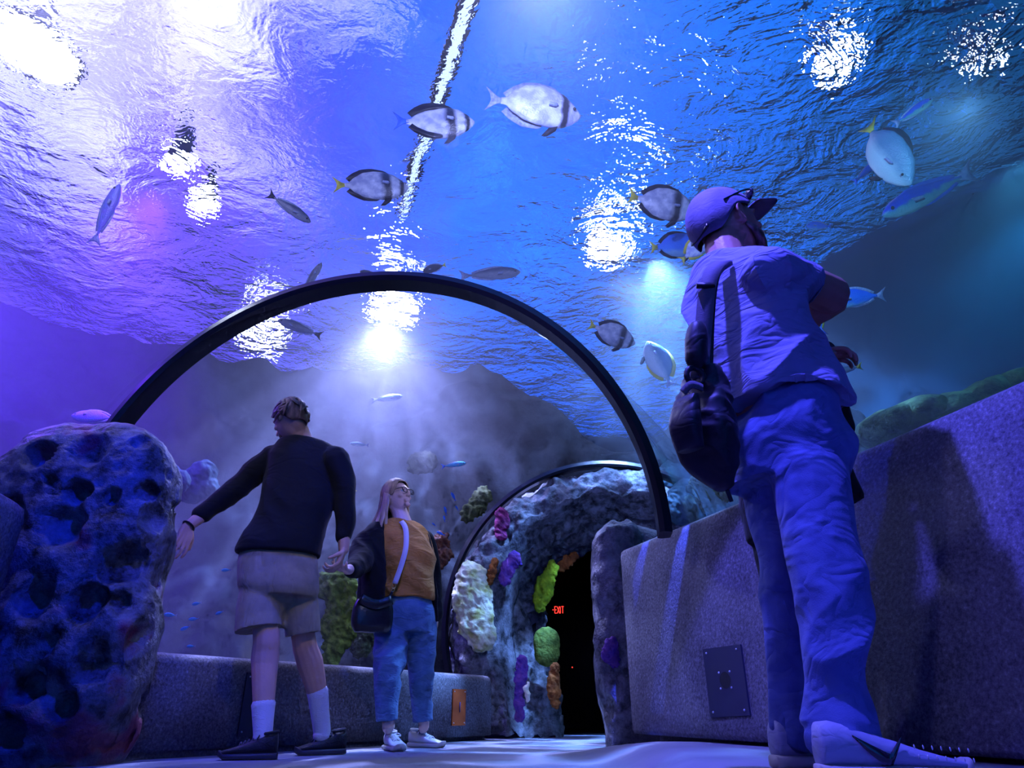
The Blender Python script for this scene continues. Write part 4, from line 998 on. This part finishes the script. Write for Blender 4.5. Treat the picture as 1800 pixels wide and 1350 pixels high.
# ------------------------------------------------------------------ person almost hidden behind the capped man
def hidden_person():
    f = V((.95, .2, 0)).normalized(); s = V((.2, -.95, 0)).normalized()
    R = person_root('p', V((.95, 2.32, .085)), 'person mostly hidden behind the capped man, chin on hand and elbow at the wall')
    hc = W(1392, 560, 2.26); hM = frame((.95, .15, .05))
    re, rw = W(1472, 748, 2.2), W(1449, 652, 2.2)
    bm = bmesh.new(); head(bm, hc, hM, .96)
    tube(bm, [hc+hM @ V((0, -.02, -.05)), hc+V((-.02, 0, -.2))], [.052, .06])
    trunk(bm, [(hc+V((-.05, 0, -.2)), s*.12, f*.05), (hc+V((-.09, 0, -.4)), s*.13, f*.075), (hc+V((-.07, 0, -.62)), s*.14, f*.08), (hc+V((-.06, 0, -.75)), s*.12, f*.08)])
    rs = hc+V((0, -.15, -.24))
    tube(bm, [rs, re, re.lerp(rw, .5), rw], [.046, .040, .036, .026]); hand(bm, rw, (-.22, -.05, .9), (-.35, -.9, 0), -1, .75, 1.0)
    for dy in (-.09, .09):
        hp = V((.95, 2.32+dy, .75)); tube(bm, [hp, hp+V((.01, 0, -.35)), hp+V((0, 0, -.63))], [.085, .06, .04]); tube(bm, [hp+V((0, 0, -.62)), hp+V((.1, 0, -.635))], [.035, .03])
    part('body', bm, SK1, R, .0055, smooth=2)
    bm = bmesh.new(); dome(bm, hc, hM, (.086, .104, .122), (0, -.006, .006), edge_fn(56, 100, 132), .04, 7); h = part('hair', bm, M_HAIR_BROWN, R); solid_shell(h, .008)
    bm = bmesh.new()
    trunk(bm, [(hc+V((-.04, 0, -.165)), s*.1, f*.06), (hc+V((-.05, 0, -.2)), s*.16, f*.08), (hc+V((-.09, 0, -.4)), s*.16, f*.10), (hc+V((-.07, 0, -.62)), s*.17, f*.11), (hc+V((-.05, 0, -.75)), s*.17, f*.12)])
    tube(bm, [rs, rs.lerp(re, .5), re+V((.01, 0, -.01))], [.06, .052, .046]); part('black_jacket', bm, M_CARDIGAN, R, .01, smooth=4, disp=.006)
    bm = bmesh.new(); trunk(bm, [(V((.93, 2.29, .98)), s*.15, f*.11), (V((.94, 2.29, .86)), s*.16, f*.12), (V((.94, 2.30, .74)), s*.15, f*.11)])
    for dy in (-.09, .09): tube(bm, [V((.96, 2.32+dy, .8)), V((.96, 2.32+dy, .45)), V((.95, 2.32+dy, .16))], [.1, .08, .065])
    part('dark_trousers', bm, M_CARDIGAN, R, .01, smooth=4, disp=.006)
    for dy in (-.09, .09): shoe(R, V((.89, 2.32+dy, .085))-R.location, (1, 0), .26, M_SHOE_BLACK, M_SOLE_DARK)
hidden_person()
# ------------------------------------------------------------------ fish
def fish_mat(name, kind):
    m = bpy.data.materials.new(name); g = G(nt(m)); out = g.n('ShaderNodeOutputMaterial')
    b = g.n('ShaderNodeBsdfPrincipled', inp={'Roughness': .35, 'Specular IOR Level': .6}); g.link(b.outputs[0], out.inputs[0])
    tc = g.n('ShaderNodeTexCoord').outputs['Object']; sp = g.n('ShaderNodeSeparateXYZ', inp={0: tc})
    n = g.n('ShaderNodeTexNoise', inp={'Vector': tc, 'Scale': 9.0, 'Detail': 4.0}).outputs['Fac']
    y = g.math('ADD', sp.outputs['Y'], g.math('MULTIPLY', g.math('SUBTRACT', n, .5), .09)); z = g.math('ADD', sp.outputs['Z'], g.math('MULTIPLY', g.math('SUBTRACT', n, .5), .10))
    if kind == 'bat':       # pale with dark bars through the eye and behind the gill
        base = g.ramp(n, [(.35, c3('#c8ccd4')), (.6, c3('#8f96ae'))])
        bar = g.ramp(g.math('MULTIPLY_ADD', y, 1.0, .5), [(.0, (0,)*3), (.05, (.15,)*3), (.12, (0,)*3), (.62, (0,)*3), (.68, (1,)*3), (.74, (1,)*3), (.78, (0,)*3), (.86, (0,)*3), (.89, (1,)*3), (.92, (1,)*3), (.94, (.1,)*3)])
        col = g.mix(bar, base, c3('#10121e'))
    elif kind == 'pale':
        base = g.ramp(n, [(.35, c3('#d6dce8')), (.6, c3('#9aa0d8'))])
        bar = g.ramp(g.math('MULTIPLY_ADD', y, 1.0, .5), [(.76, (0,)*3), (.80, (1,)*3), (.85, (1,)*3), (.88, (0,)*3)])
        col = g.mix(bar, base, c3('#14162a'))
    elif kind == 'uni':
        col = g.ramp(g.math('MULTIPLY_ADD', z, 4.0, .5), [(.2, c3('#8fc4b8')), (.46, c3('#5aa8b0')), (.56, c3('#1a50d8')), (1, c3('#1238b8'))])
    elif kind == 'blue': col = g.ramp(g.math('MULTIPLY_ADD', z, 3.0, .5), [(.1, c3('#7ab4d8')), (.3, c3('#2a80e8')), (.8, c3('#1468e0'))])
    elif kind == 'silver': col = g.ramp(g.math('MULTIPLY_ADD', z, 4.0, .5), [(.2, c3('#b8ccd0')), (.7, c3('#5c88a0'))])
    elif kind == 'dark': col = g.ramp(n, [(.3, c3('#0c1224')), (.7, c3('#1e2a48'))])
    elif kind == 'grey': col = g.ramp(g.math('MULTIPLY_ADD', z, 4.0, .5), [(.2, c3('#9098a8')), (.8, c3('#3a4256'))])
    elif kind == 'yellow': col = g.ramp(n, [(.3, c3('#d8e020')), (.7, c3('#f0e840'))])
    elif kind == 'cyan': col = g.ramp(n, [(.3, c3('#30c0e0')), (.7, c3('#2090d0'))])
    elif kind == 'violet': col = g.ramp(n, [(.3, c3('#8a70e0')), (.7, c3('#6a80d8'))])
    g.link(col, b.inputs['Base Color'])
    sc = g.n('ShaderNodeTexVoronoi', inp={'Vector': tc, 'Scale': 55.0}).outputs['Distance']
    g.link(g.n('ShaderNodeBump', inp={'Distance': .004, 'Strength': .5, 'Height': sc}).outputs[0], b.inputs['Normal']); return m
FM = {}
def fm(k):
    if k not in FM: FM[k] = fish_mat('fish_'+k, k)
    return FM[k]
M_FINB = mat('fin_black', c3('#0c0e1c'), .5); M_FINY = mat('fin_yellow', c3('#c8c040'), .5); M_FINP = mat('fin_pale', c3('#a8b4cc'), .5, col2=c3('#7c88b8'), scale=30); M_FINBL = mat('fin_blue', c3('#3a6ae0'), .5)
# profiles: (position from tail base 0 to nose 1, top, bottom, half width), unit length
PROF = {
 'deep': [(0, .040, .040, .010), (.06, .05, .05, .016), (.16, .15, .14, .035), (.30, .235, .215, .055), (.46, .265, .245, .070), (.62, .255, .245, .078), (.76, .215, .215, .074), (.88, .135, .150, .056), (.96, .055, .08, .032), (1.0, .012, .025, .010)],
 'oval': [(0, .025, .025, .010), (.08, .035, .035, .016), (.22, .10, .095, .035), (.42, .155, .145, .055), (.62, .165, .16, .062), (.80, .135, .135, .058), (.92, .08, .09, .042), (1.0, .012, .02, .010)],
 'slim': [(0, .016, .016, .009), (.08, .022, .022, .014), (.25, .062, .058, .034), (.48, .098, .092, .052), (.68, .105, .10, .058), (.85, .082, .08, .052), (.95, .045, .048, .034), (1.0, .010, .014, .010)],
}
def fin(bm, pts, t=.004, x=0.0):
    """thin fin polygon (y, z) as a closed lens with real thickness"""
    a = [bm.verts.new((x+t, y, z)) for y, z in pts]; b = [bm.verts.new((x-t, y, z)) for y, z in pts]
    bm.faces.new(a); bm.faces.new(list(reversed(b))); n = len(pts)
    for i in range(n): bm.faces.new((a[i], b[i], b[(i+1) % n], a[(i+1) % n]))
def fish(shape, k, px, py, D, Lpx, ang, label, cat='fish', depth=0.0, roll=0.0, tail='pale', tail_m=None, fin_m=None, bend=.0, group=None, full=True, name='fish', cut=0):
    u = (675-py)/FPX; f_ = CP-SP*u; L = Lpx*D/f_/FPX/1.0
    right, up, fw = V((1, 0, 0)), V((0, -SP, CP)), V((0, CP, SP))
    a = radians(ang); h = (right*cos(a)+up*sin(a)+fw*depth).normalized(); u_ = (up*cos(a)-right*sin(a)) if cos(a) >= 0 else -(up*cos(a)-right*sin(a))
    sd = h.cross(u_).normalized(); u_ = sd.cross(h).normalized()
    Rr = Matrix.Rotation(radians(roll), 3, h); M = Matrix((Rr @ sd, h, Rr @ u_)).transposed()
    t = empty(name, W(px, py, D), label, cat, group); t.rotation_euler = M.to_euler(); t.scale = (L, L, L*(.86 if shape == 'deep' else 1))
    pr = PROF[shape]; rows = []; Y = lambda v: -.34+.84*v
    def bx(y): return bend*sin((y+.5)*4.2)*.5
    N = 30
    for j in range(N+1):
        v = j/N; i = max(q for q in range(len(pr)-1) if pr[q][0] <= v+1e-9); i = min(i, len(pr)-2); a_, b_ = pr[i], pr[i+1]; w_ = (v-a_[0])/(b_[0]-a_[0]); w2 = w_*w_*(3-2*w_)*.4+w_*.6
        top, bot, wd = (a_[q]+(b_[q]-a_[q])*w2 for q in (1, 2, 3)); y = Y(v)
        r = []
        for q in range(20):
            th = 2*pi*q/20; zz = sin(th); xx = cos(th)
            r.append(V((bx(y)+wd*xx*abs(xx)**.15*(1 if abs(zz) < .99 else 1), y, (top if zz > 0 else bot)*zz)))
        rows.append(r)
    bm = bmesh.new(); grid(bm, rows, closed_u=True, cap=True); bmesh.ops.recalc_face_normals(bm, faces=bm.faces[:])
    link('body', bm, fm(k), t)
    deep = shape == 'deep'; s_ = {'deep': 1, 'oval': .62, 'slim': .4}[shape]
    fin_m = fin_m or M_FINP; tail_m = tail_m or M_FINP; x0 = bx(-.36)
    bm = bmesh.new(); w = {'deep': .15, 'oval': .13, 'slim': .115}[shape]
    ty = -.5 if shape != 'slim' else -.5
    pts = [(-.31, .02), (-.38, .045), (ty, w), (ty+.045, w*.45), (ty+.06, 0), (ty+.045, -w*.45), (ty, -w), (-.38, -.045), (-.31, -.02)]
    fin(bm, pts, .005, x0); link('tail_fin', bm, tail_m, t)
    if not full: return t
    def edge(v, up_=True):
        i = max(q for q in range(len(pr)-1) if pr[q][0] <= v+1e-9); a_, b_ = pr[i], pr[min(i+1, len(pr)-1)]; w_ = (v-a_[0])/max(1e-6, b_[0]-a_[0]); return (a_[1]+(b_[1]-a_[1])*w_) if up_ else -(a_[2]+(b_[2]-a_[2])*w_)
    for nm, up_, v0, v1, hh in (('dorsal_fin', True, .08, .70, (.055*s_+.01)), ('anal_fin', False, .08, .52, (.052*s_+.01))):
        bm = bmesh.new(); sg = 1 if up_ else -1; n = 12
        base = [(Y(v0+(v1-v0)*i/n), edge(v0+(v1-v0)*i/n, up_)*.78) for i in range(n+1)]
        tip = [(Y(v0+(v1-v0)*i/n)-.05*(1-i/n)*s_, edge(v0+(v1-v0)*i/n, up_)+sg*hh*(1-i/n)**.35*(1 if i < n else 0)*(.75+.25*sin(i/n*pi))) for i in range(n, -1, -1)]
        fin(bm, base+tip, .004, 0); link(nm, bm, fin_m, t)
    for sg in (-1, 1):
        bm = bmesh.new(); v = .70; wd = .07*s_+.01; y = Y(v)
        q = [bm.verts.new(c) for c in ((sg*wd, y, .0), (sg*(wd+.02), y-.02, .02), (sg*(wd+.055), y-.10, .0), (sg*(wd+.05), y-.11, -.035), (sg*(wd+.01), y-.03, -.03))]
        bm.faces.new(q); e = bmesh.ops.extrude_face_region(bm, geom=bm.faces[:]); bmesh.ops.translate(bm, vec=(0, 0, .005), verts=[x for x in e['geom'] if isinstance(x, bmesh.types.BMVert)]); link('pectoral_fin', bm, M_FINP if k != 'yellow' else M_FINY, t)
        bm = bmesh.new(); blob(bm, (sg*(.048 if deep else .040 if shape == 'oval' else .042), Y(.90), .02), (.010, .018, .018)); link('eye', bm, M_IRIS, t)
    if deep:
        bm = bmesh.new(); fin(bm, [(Y(.72), -.20), (Y(.64), -.22), (Y(.55), -.36), (Y(.60), -.35), (Y(.70), -.27)], .006, .012); fin(bm, [(Y(.70), -.20), (Y(.62), -.22), (Y(.53), -.34), (Y(.58), -.33), (Y(.68), -.26)], .006, -.014); link('pelvic_fin', bm, M_FINB, t)
    return t
fish('deep', 'pale', 938, 188, 3.0, 172, -6, 'large pale violet batfish swimming right, highest and rightmost of the pair at the top', depth=.1, roll=-8, tail_m=M_FINP, bend=.1)
fish('deep', 'bat', 763, 214, 3.1, 142, 2, 'dark striped batfish swimming right just behind the large pale violet one', depth=.25, roll=-14, fin_m=M_FINB, tail_m=M_FINBL, bend=-.1)
fish('deep', 'bat', 652, 327, 3.7, 132, 3, 'striped batfish with a yellow edged tail left of centre', depth=.3, roll=-18, fin_m=M_FINB, tail_m=M_FINY)
fish('deep', 'bat', 1163, 358, 3.85, 128, -12, 'batfish with yellow tail and mottled blue side just left of the cap', depth=.1, fin_m=M_FINB, tail_m=M_FINY)
fish('deep', 'blue', 1187, 432, 4.2, 98, 6, 'blue batfish with dark fins right below the one left of the cap', depth=.2, fin_m=M_FINB, tail_m=M_FINY)
fish('deep', 'pale', 1224, 436, 4.0, 74, 40, 'pale batfish with yellow fins half hidden behind the neck of the capped man', fin_m=M_FINY, tail_m=M_FINY)
fish('deep', 'bat', 1075, 587, 4.8, 92, -22, 'batfish with black bars low beside the right shoulder of the hoop', depth=.1, fin_m=M_FINB, tail_m=M_FINY)
fish('deep', 'silver', 1160, 640, 5.0, 100, 112, 'pale silvery batfish standing upright left of the black pouch', depth=.5, tail_m=M_FINP, fin_m=M_FINY)
fish('deep', 'silver', 1560, 268, 3.4, 150, -80, 'pale batfish seen from below diving head down with yellow tail up', depth=-.6, roll=55, tail_m=M_FINY, fin_m=M_FINB, bend=.2)
fish('slim', 'uni', 1634, 338, 3.9, 196, 206, 'long blue and green unicornfish gliding down left with its tail up right', depth=-.1, tail_m=M_FINP, fin_m=M_FINBL)
fish('slim', 'uni', 1605, 197, 3.3, 84, 34, 'small blue green fish swimming up right above the diving pale batfish')
fish('slim', 'blue', 1524, 300, 3.8, 66, 42, 'small bright blue fish partly behind the diving pale batfish', tail_m=M_FINBL)
fish('oval', 'blue', 1440, 397, 4.6, 46, 178, 'faint blue fish in the haze right of the cap', tail_m=M_FINBL)
fish('oval', 'blue', 1506, 523, 4.0, 104, 186, 'bright blue surgeonfish just right of the raised elbow', tail_m=M_FINP, fin_m=M_FINP)
fish('oval', 'blue', 1436, 558, 4.2, 70, 110, 'bright blue fish half hidden under the raised elbow', tail_m=M_FINBL, fin_m=M_FINY)
fish('slim', 'silver', 1484, 650, 4.0, 66, 192, 'small silvery fish with a yellow tail right of the hand on the chin', tail_m=M_FINY)
fish('slim', 'violet', 187, 377, 4.0, 120, 74, 'slender violet fish rising steeply in the purple water on the left', tail_m=M_FINP, depth=.2)
fish('slim', 'grey', 508, 365, 4.0, 92, -34, 'dim blue grey fish diving right in front of the ripples left of centre', tail_m=M_FINB)
fish('slim', 'grey', 548, 490, 4.6, 66, 58, 'grey fish rising over the left shoulder of the black hoop', tail_m=M_FINB)
fish('oval', 'dark', 651, 484, 4.8, 40, 158, 'small dark fish just above the top of the black hoop', tail_m=M_FINY)
fish('oval', 'dark', 764, 471, 4.8, 44, 196, 'small dark fish with a bright yellow tail right of the hoop top', tail_m=M_FINY)
fish('slim', 'grey', 860, 482, 5.2, 110, 4, 'long pale fish low over the right side of the hoop top')
fish('slim', 'grey', 528, 577, 5.4, 84, 160, 'dark fish shape against the glare just inside the hoop', tail_m=M_FINB)
fish('slim', 'silver', 680, 700, 6.4, 56, 8, 'thin pale fish in the light rays above the woman')
fish('slim', 'silver', 632, 781, 6.2, 34, 174, 'tiny thin pale fish to the right of the tall man')
fish('slim', 'cyan', 797, 817, 6.3, 44, 8, 'small blue fish above the woman at the dark reef', tail_m=M_FINBL)
fish('oval', 'violet', 168, 733, 4.6, 84, 176, 'violet fish with wide fins skimming above the big pitted rock', tail_m=M_FINP, roll=40)
for x, y, D, lb in ((622, 862, 6.0, 'tiny yellow fish right of the tall man elbow'), (263, 698, 5.0, 'tiny yellow fish at the left inner edge of the hoop'), (1671, 699, 4.4, 'yellow fish just over the right wall top, upper of two'), (1655, 713, 4.4, 'yellow fish just over the right wall top, lower of two')):
    fish('oval', 'yellow', x, y, D, 11 if x < 1000 else 17, 170, lb, full=False, tail_m=M_FINY, group='tiny yellow fish')
for x, y, L in ((300, 1081, 24), (346, 1061, 18), (326, 1104, 20), (341, 1088, 20), (386, 1077, 16), (398, 1002, 18), (336, 1136, 16)):
    fish('oval', 'cyan', x, y, 5.0+.02*(x % 7), L, 175+x % 30, 'little turquoise fish low behind the bench glass near the big rock', full=False, group='turquoise fish near the rock')
for x, y, L in ((797, 873, 17), (783, 898, 16), (803, 893, 10), (781, 912, 12), (775, 938, 16), (763, 922, 9)):
    fish('oval', 'blue', x, y, 6.35+.01*(x % 5), L, 100+x % 60, 'small blue fish between the woman and the rock archway', full=False, tail_m=M_FINBL, group='blue fish by the archway')

# ------------------------------------------------------------------ corals and sponges
def lumps(name, label, cat, px, py, D, parts_, m, seed=0, grain=.25, group=None, flatten=.5):
    c = W(px, py, D); u = (675-py)/FPX; k = D/(CP-SP*u)/FPX; bm = bmesh.new(); rnd = random.Random(seed)
    mid = [((a_[0]+b_[0])/2+rnd.uniform(-2, 2), (a_[1]+b_[1])/2, (a_[2]+b_[2])/2*rnd.uniform(.8, 1.05)) for a_, b_ in zip(parts_, parts_[1:]) if abs(a_[1]-b_[1])+abs(a_[0]-b_[0]) < 2.6*(a_[2]+b_[2])]
    for dx, dy, r in list(parts_)+mid:
        o_ = V((dx*k, 0, -dy*k/ (CP if True else 1))); rr = r*k*1.25
        v = bmesh.ops.create_icosphere(bm, subdivisions=4, radius=1)['verts']
        for x in v:
            p = x.co.copy(); d = 1+grain*fbm(p+V((dx, dy, seed)), 2.4, 4)
            x.co = o_+V((p.x*rr*d, p.y*rr*flatten*d, p.z*rr*1.1*d))
    o = link(name, bm, m); remesh(o, max(.006, k*2.2), smooth=1, disp=k*6*grain*2, dscale=k*9, seed=seed); o.location = c; return tag(o, label, cat, group)
def coral_mat(n, a, b, sc=18): return mat(n, c3(a), .8, col2=c3(b), scale=sc, bump=.01, bscale=sc*3)
MC_PALE = coral_mat('coral_pale_yellow', '#a8a860', '#e0e0c8', 10); MC_MAG = coral_mat('coral_magenta', '#8c2a64', '#5c1c4c'); MC_OR = coral_mat('coral_orange', '#a86024', '#6c3812')
MC_PUR = coral_mat('coral_purple', '#7a4898', '#503090'); MC_YEL = coral_mat('sponge_yellow', '#b8d020', '#80a018'); MC_GRN = coral_mat('coral_green', '#7a9438', '#4a6420'); MC_WH = coral_mat('coral_white', '#f0ece0', '#e8d8b8')
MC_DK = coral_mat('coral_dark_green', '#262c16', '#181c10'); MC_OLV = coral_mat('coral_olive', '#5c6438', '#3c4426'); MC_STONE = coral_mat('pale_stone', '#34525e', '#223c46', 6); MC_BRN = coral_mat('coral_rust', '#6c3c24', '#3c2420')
lumps('coral', 'big pale yellow coral on the left leg of the rock archway', 'coral', 832, 1065, 6.33, [(-4, -42, 22), (-2, -12, 27), (6, 20, 26), (16, 44, 20)], MC_PALE, 1, .22, flatten=.45)
lumps('coral', 'magenta coral high on the left of the rock archway', 'coral', 881, 922, 6.36, [(0, -16, 9), (1, 0, 10), (1, 16, 8)], MC_MAG, 2, flatten=.5)
lumps('coral', 'orange coral stripe beside the pale yellow coral', 'coral', 866, 1004, 6.34, [(3, -14, 6), (0, 0, 6), (-4, 14, 6)], MC_OR, 3)
lumps('coral', 'knobbly purple coral right of the orange stripe on the archway', 'coral', 898, 996, 6.38, [(6, -10, 11), (-6, 4, 11), (-10, 18, 9), (0, -2, 9)], MC_PUR, 4)
lumps('sponge', 'bright yellow sponge on the left inner edge of the archway', 'sponge', 958, 1035, 6.86, [(14, -34, 8), (8, -20, 9), (0, -6, 13), (-6, 10, 13), (-9, 26, 8)], MC_YEL, 5)
lumps('sponge', 'orange sponge on the inner edge of the archway above the yellow one', 'sponge', 1001, 982, 6.90, [(-14, 12, 7), (-4, 4, 8), (8, -4, 7)], MC_OR, 6)
lumps('coral', 'round green coral at the left side of the dark passage', 'coral', 961, 1136, 6.50, [(0, -6, 19), (0, 8, 18)], MC_GRN, 7, .08)
lumps('coral', 'long purple coral low on the left leg of the archway', 'coral', 914, 1205, 6.28, [(4, -36, 7), (3, -18, 9), (0, 4, 8), (-1, 26, 8), (-1, 44, 7)], MC_PUR, 8)
lumps('coral', 'orange coral low beside the dark passage', 'coral', 974, 1204, 6.34, [(2, -24, 7), (-1, -6, 9), (0, 10, 9), (2, 26, 7)], MC_OR, 9)
lumps('coral', 'small white branching coral low on the archway leg', 'coral', 926, 1216, 6.22, [(2, -11, 3.5), (-1, -3, 4.5), (2, 5, 3.5), (0, 13, 2.5)], MC_WH, 10, .3)
lumps('coral', 'purple coral halfway down the rock column', 'coral', 1076, 1146, 4.22, [(0, -10, 10), (-4, 4, 12), (4, 14, 8)], MC_PUR, 11)
lumps('coral', 'bright green knobbly coral behind the bench between the two people', 'coral', 592, 1080, 6.1, [(-14, -44, 22), (8, -40, 18), (0, -14, 17), (20, -10, 16), (-4, 16, 18), (2, 44, 16), (22, 26, 13), (-2, 66, 12)], MC_GRN, 12, .3)
lumps('coral', 'dim olive coral left of the bright green knobbly coral', 'coral', 640, 1105, 6.4, [(0, -20, 16), (4, 4, 18), (-2, 26, 14)], MC_OLV, 13, .3)
lumps('coral', 'olive yellow coral on the reef above the archway left side', 'coral', 838, 890, 6.7, [(12, -18, 12), (0, -2, 13), (-14, 12, 11)], MC_OLV, 14, .3)
lumps('coral', 'rusty orange coral on the reef right of the woman shoulder', 'coral', 775, 968, 6.4, [(0, -14, 12), (4, 6, 13), (-6, 20, 10)], MC_BRN, 15, .35)
lumps('coral', 'flat green coral on the reef above the woman', 'coral', 745, 815, 7.1, [(-12, 0, 14), (6, -3, 14)], MC_DK, 16, .3)
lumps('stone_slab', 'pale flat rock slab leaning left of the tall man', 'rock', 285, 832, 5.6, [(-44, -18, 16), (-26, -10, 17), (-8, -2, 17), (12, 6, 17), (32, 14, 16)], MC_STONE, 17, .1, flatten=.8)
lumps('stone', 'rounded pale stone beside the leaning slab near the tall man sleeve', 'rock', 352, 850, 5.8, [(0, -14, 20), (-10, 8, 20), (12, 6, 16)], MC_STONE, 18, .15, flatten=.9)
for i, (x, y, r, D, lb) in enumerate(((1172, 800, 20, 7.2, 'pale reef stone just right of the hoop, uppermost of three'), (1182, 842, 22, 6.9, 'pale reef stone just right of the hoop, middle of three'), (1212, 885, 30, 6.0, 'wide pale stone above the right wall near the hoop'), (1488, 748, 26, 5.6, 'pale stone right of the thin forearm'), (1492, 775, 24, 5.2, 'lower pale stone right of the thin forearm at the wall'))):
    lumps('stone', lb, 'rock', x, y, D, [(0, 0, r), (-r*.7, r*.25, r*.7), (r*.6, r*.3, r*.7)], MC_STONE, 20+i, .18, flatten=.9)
lumps('coral', 'lacy green coral tuft above the right wall beside the backpack', 'coral', 1242, 868, 5.4, [(-12, -10, 14), (8, -4, 14), (-2, 10, 14), (24, 2, 12)], MC_OLV, 30, .5)
# dark ledge in the right water
bm = bmesh.new(); a_, b_ = W(1612, 702, 4.3), W(1850, 640, 3.9)
for i in range(7):
    t_ = i/6; c_ = a_.lerp(b_, t_); r_ = .12+.26*t_; rock_bm(bm, c_+V((0, .25, -r_*.9)), (.30, .34, r_), 40+i, .18, 0, 4, 2.2, .9)
rock_bm(bm, ((a_+b_)/2+V((.1, .45, -1.5))), (.7, .4, 1.2), 50, .15, 0, 5, 1.2, .8)
tag(link('reef_ledge', bm, rock_mat('ledge_rock', '#223428', '#6a8250', rough=.9, sc=7, spec=.1)), 'dark green coral covered ledge in the water above the right wall', 'reef')
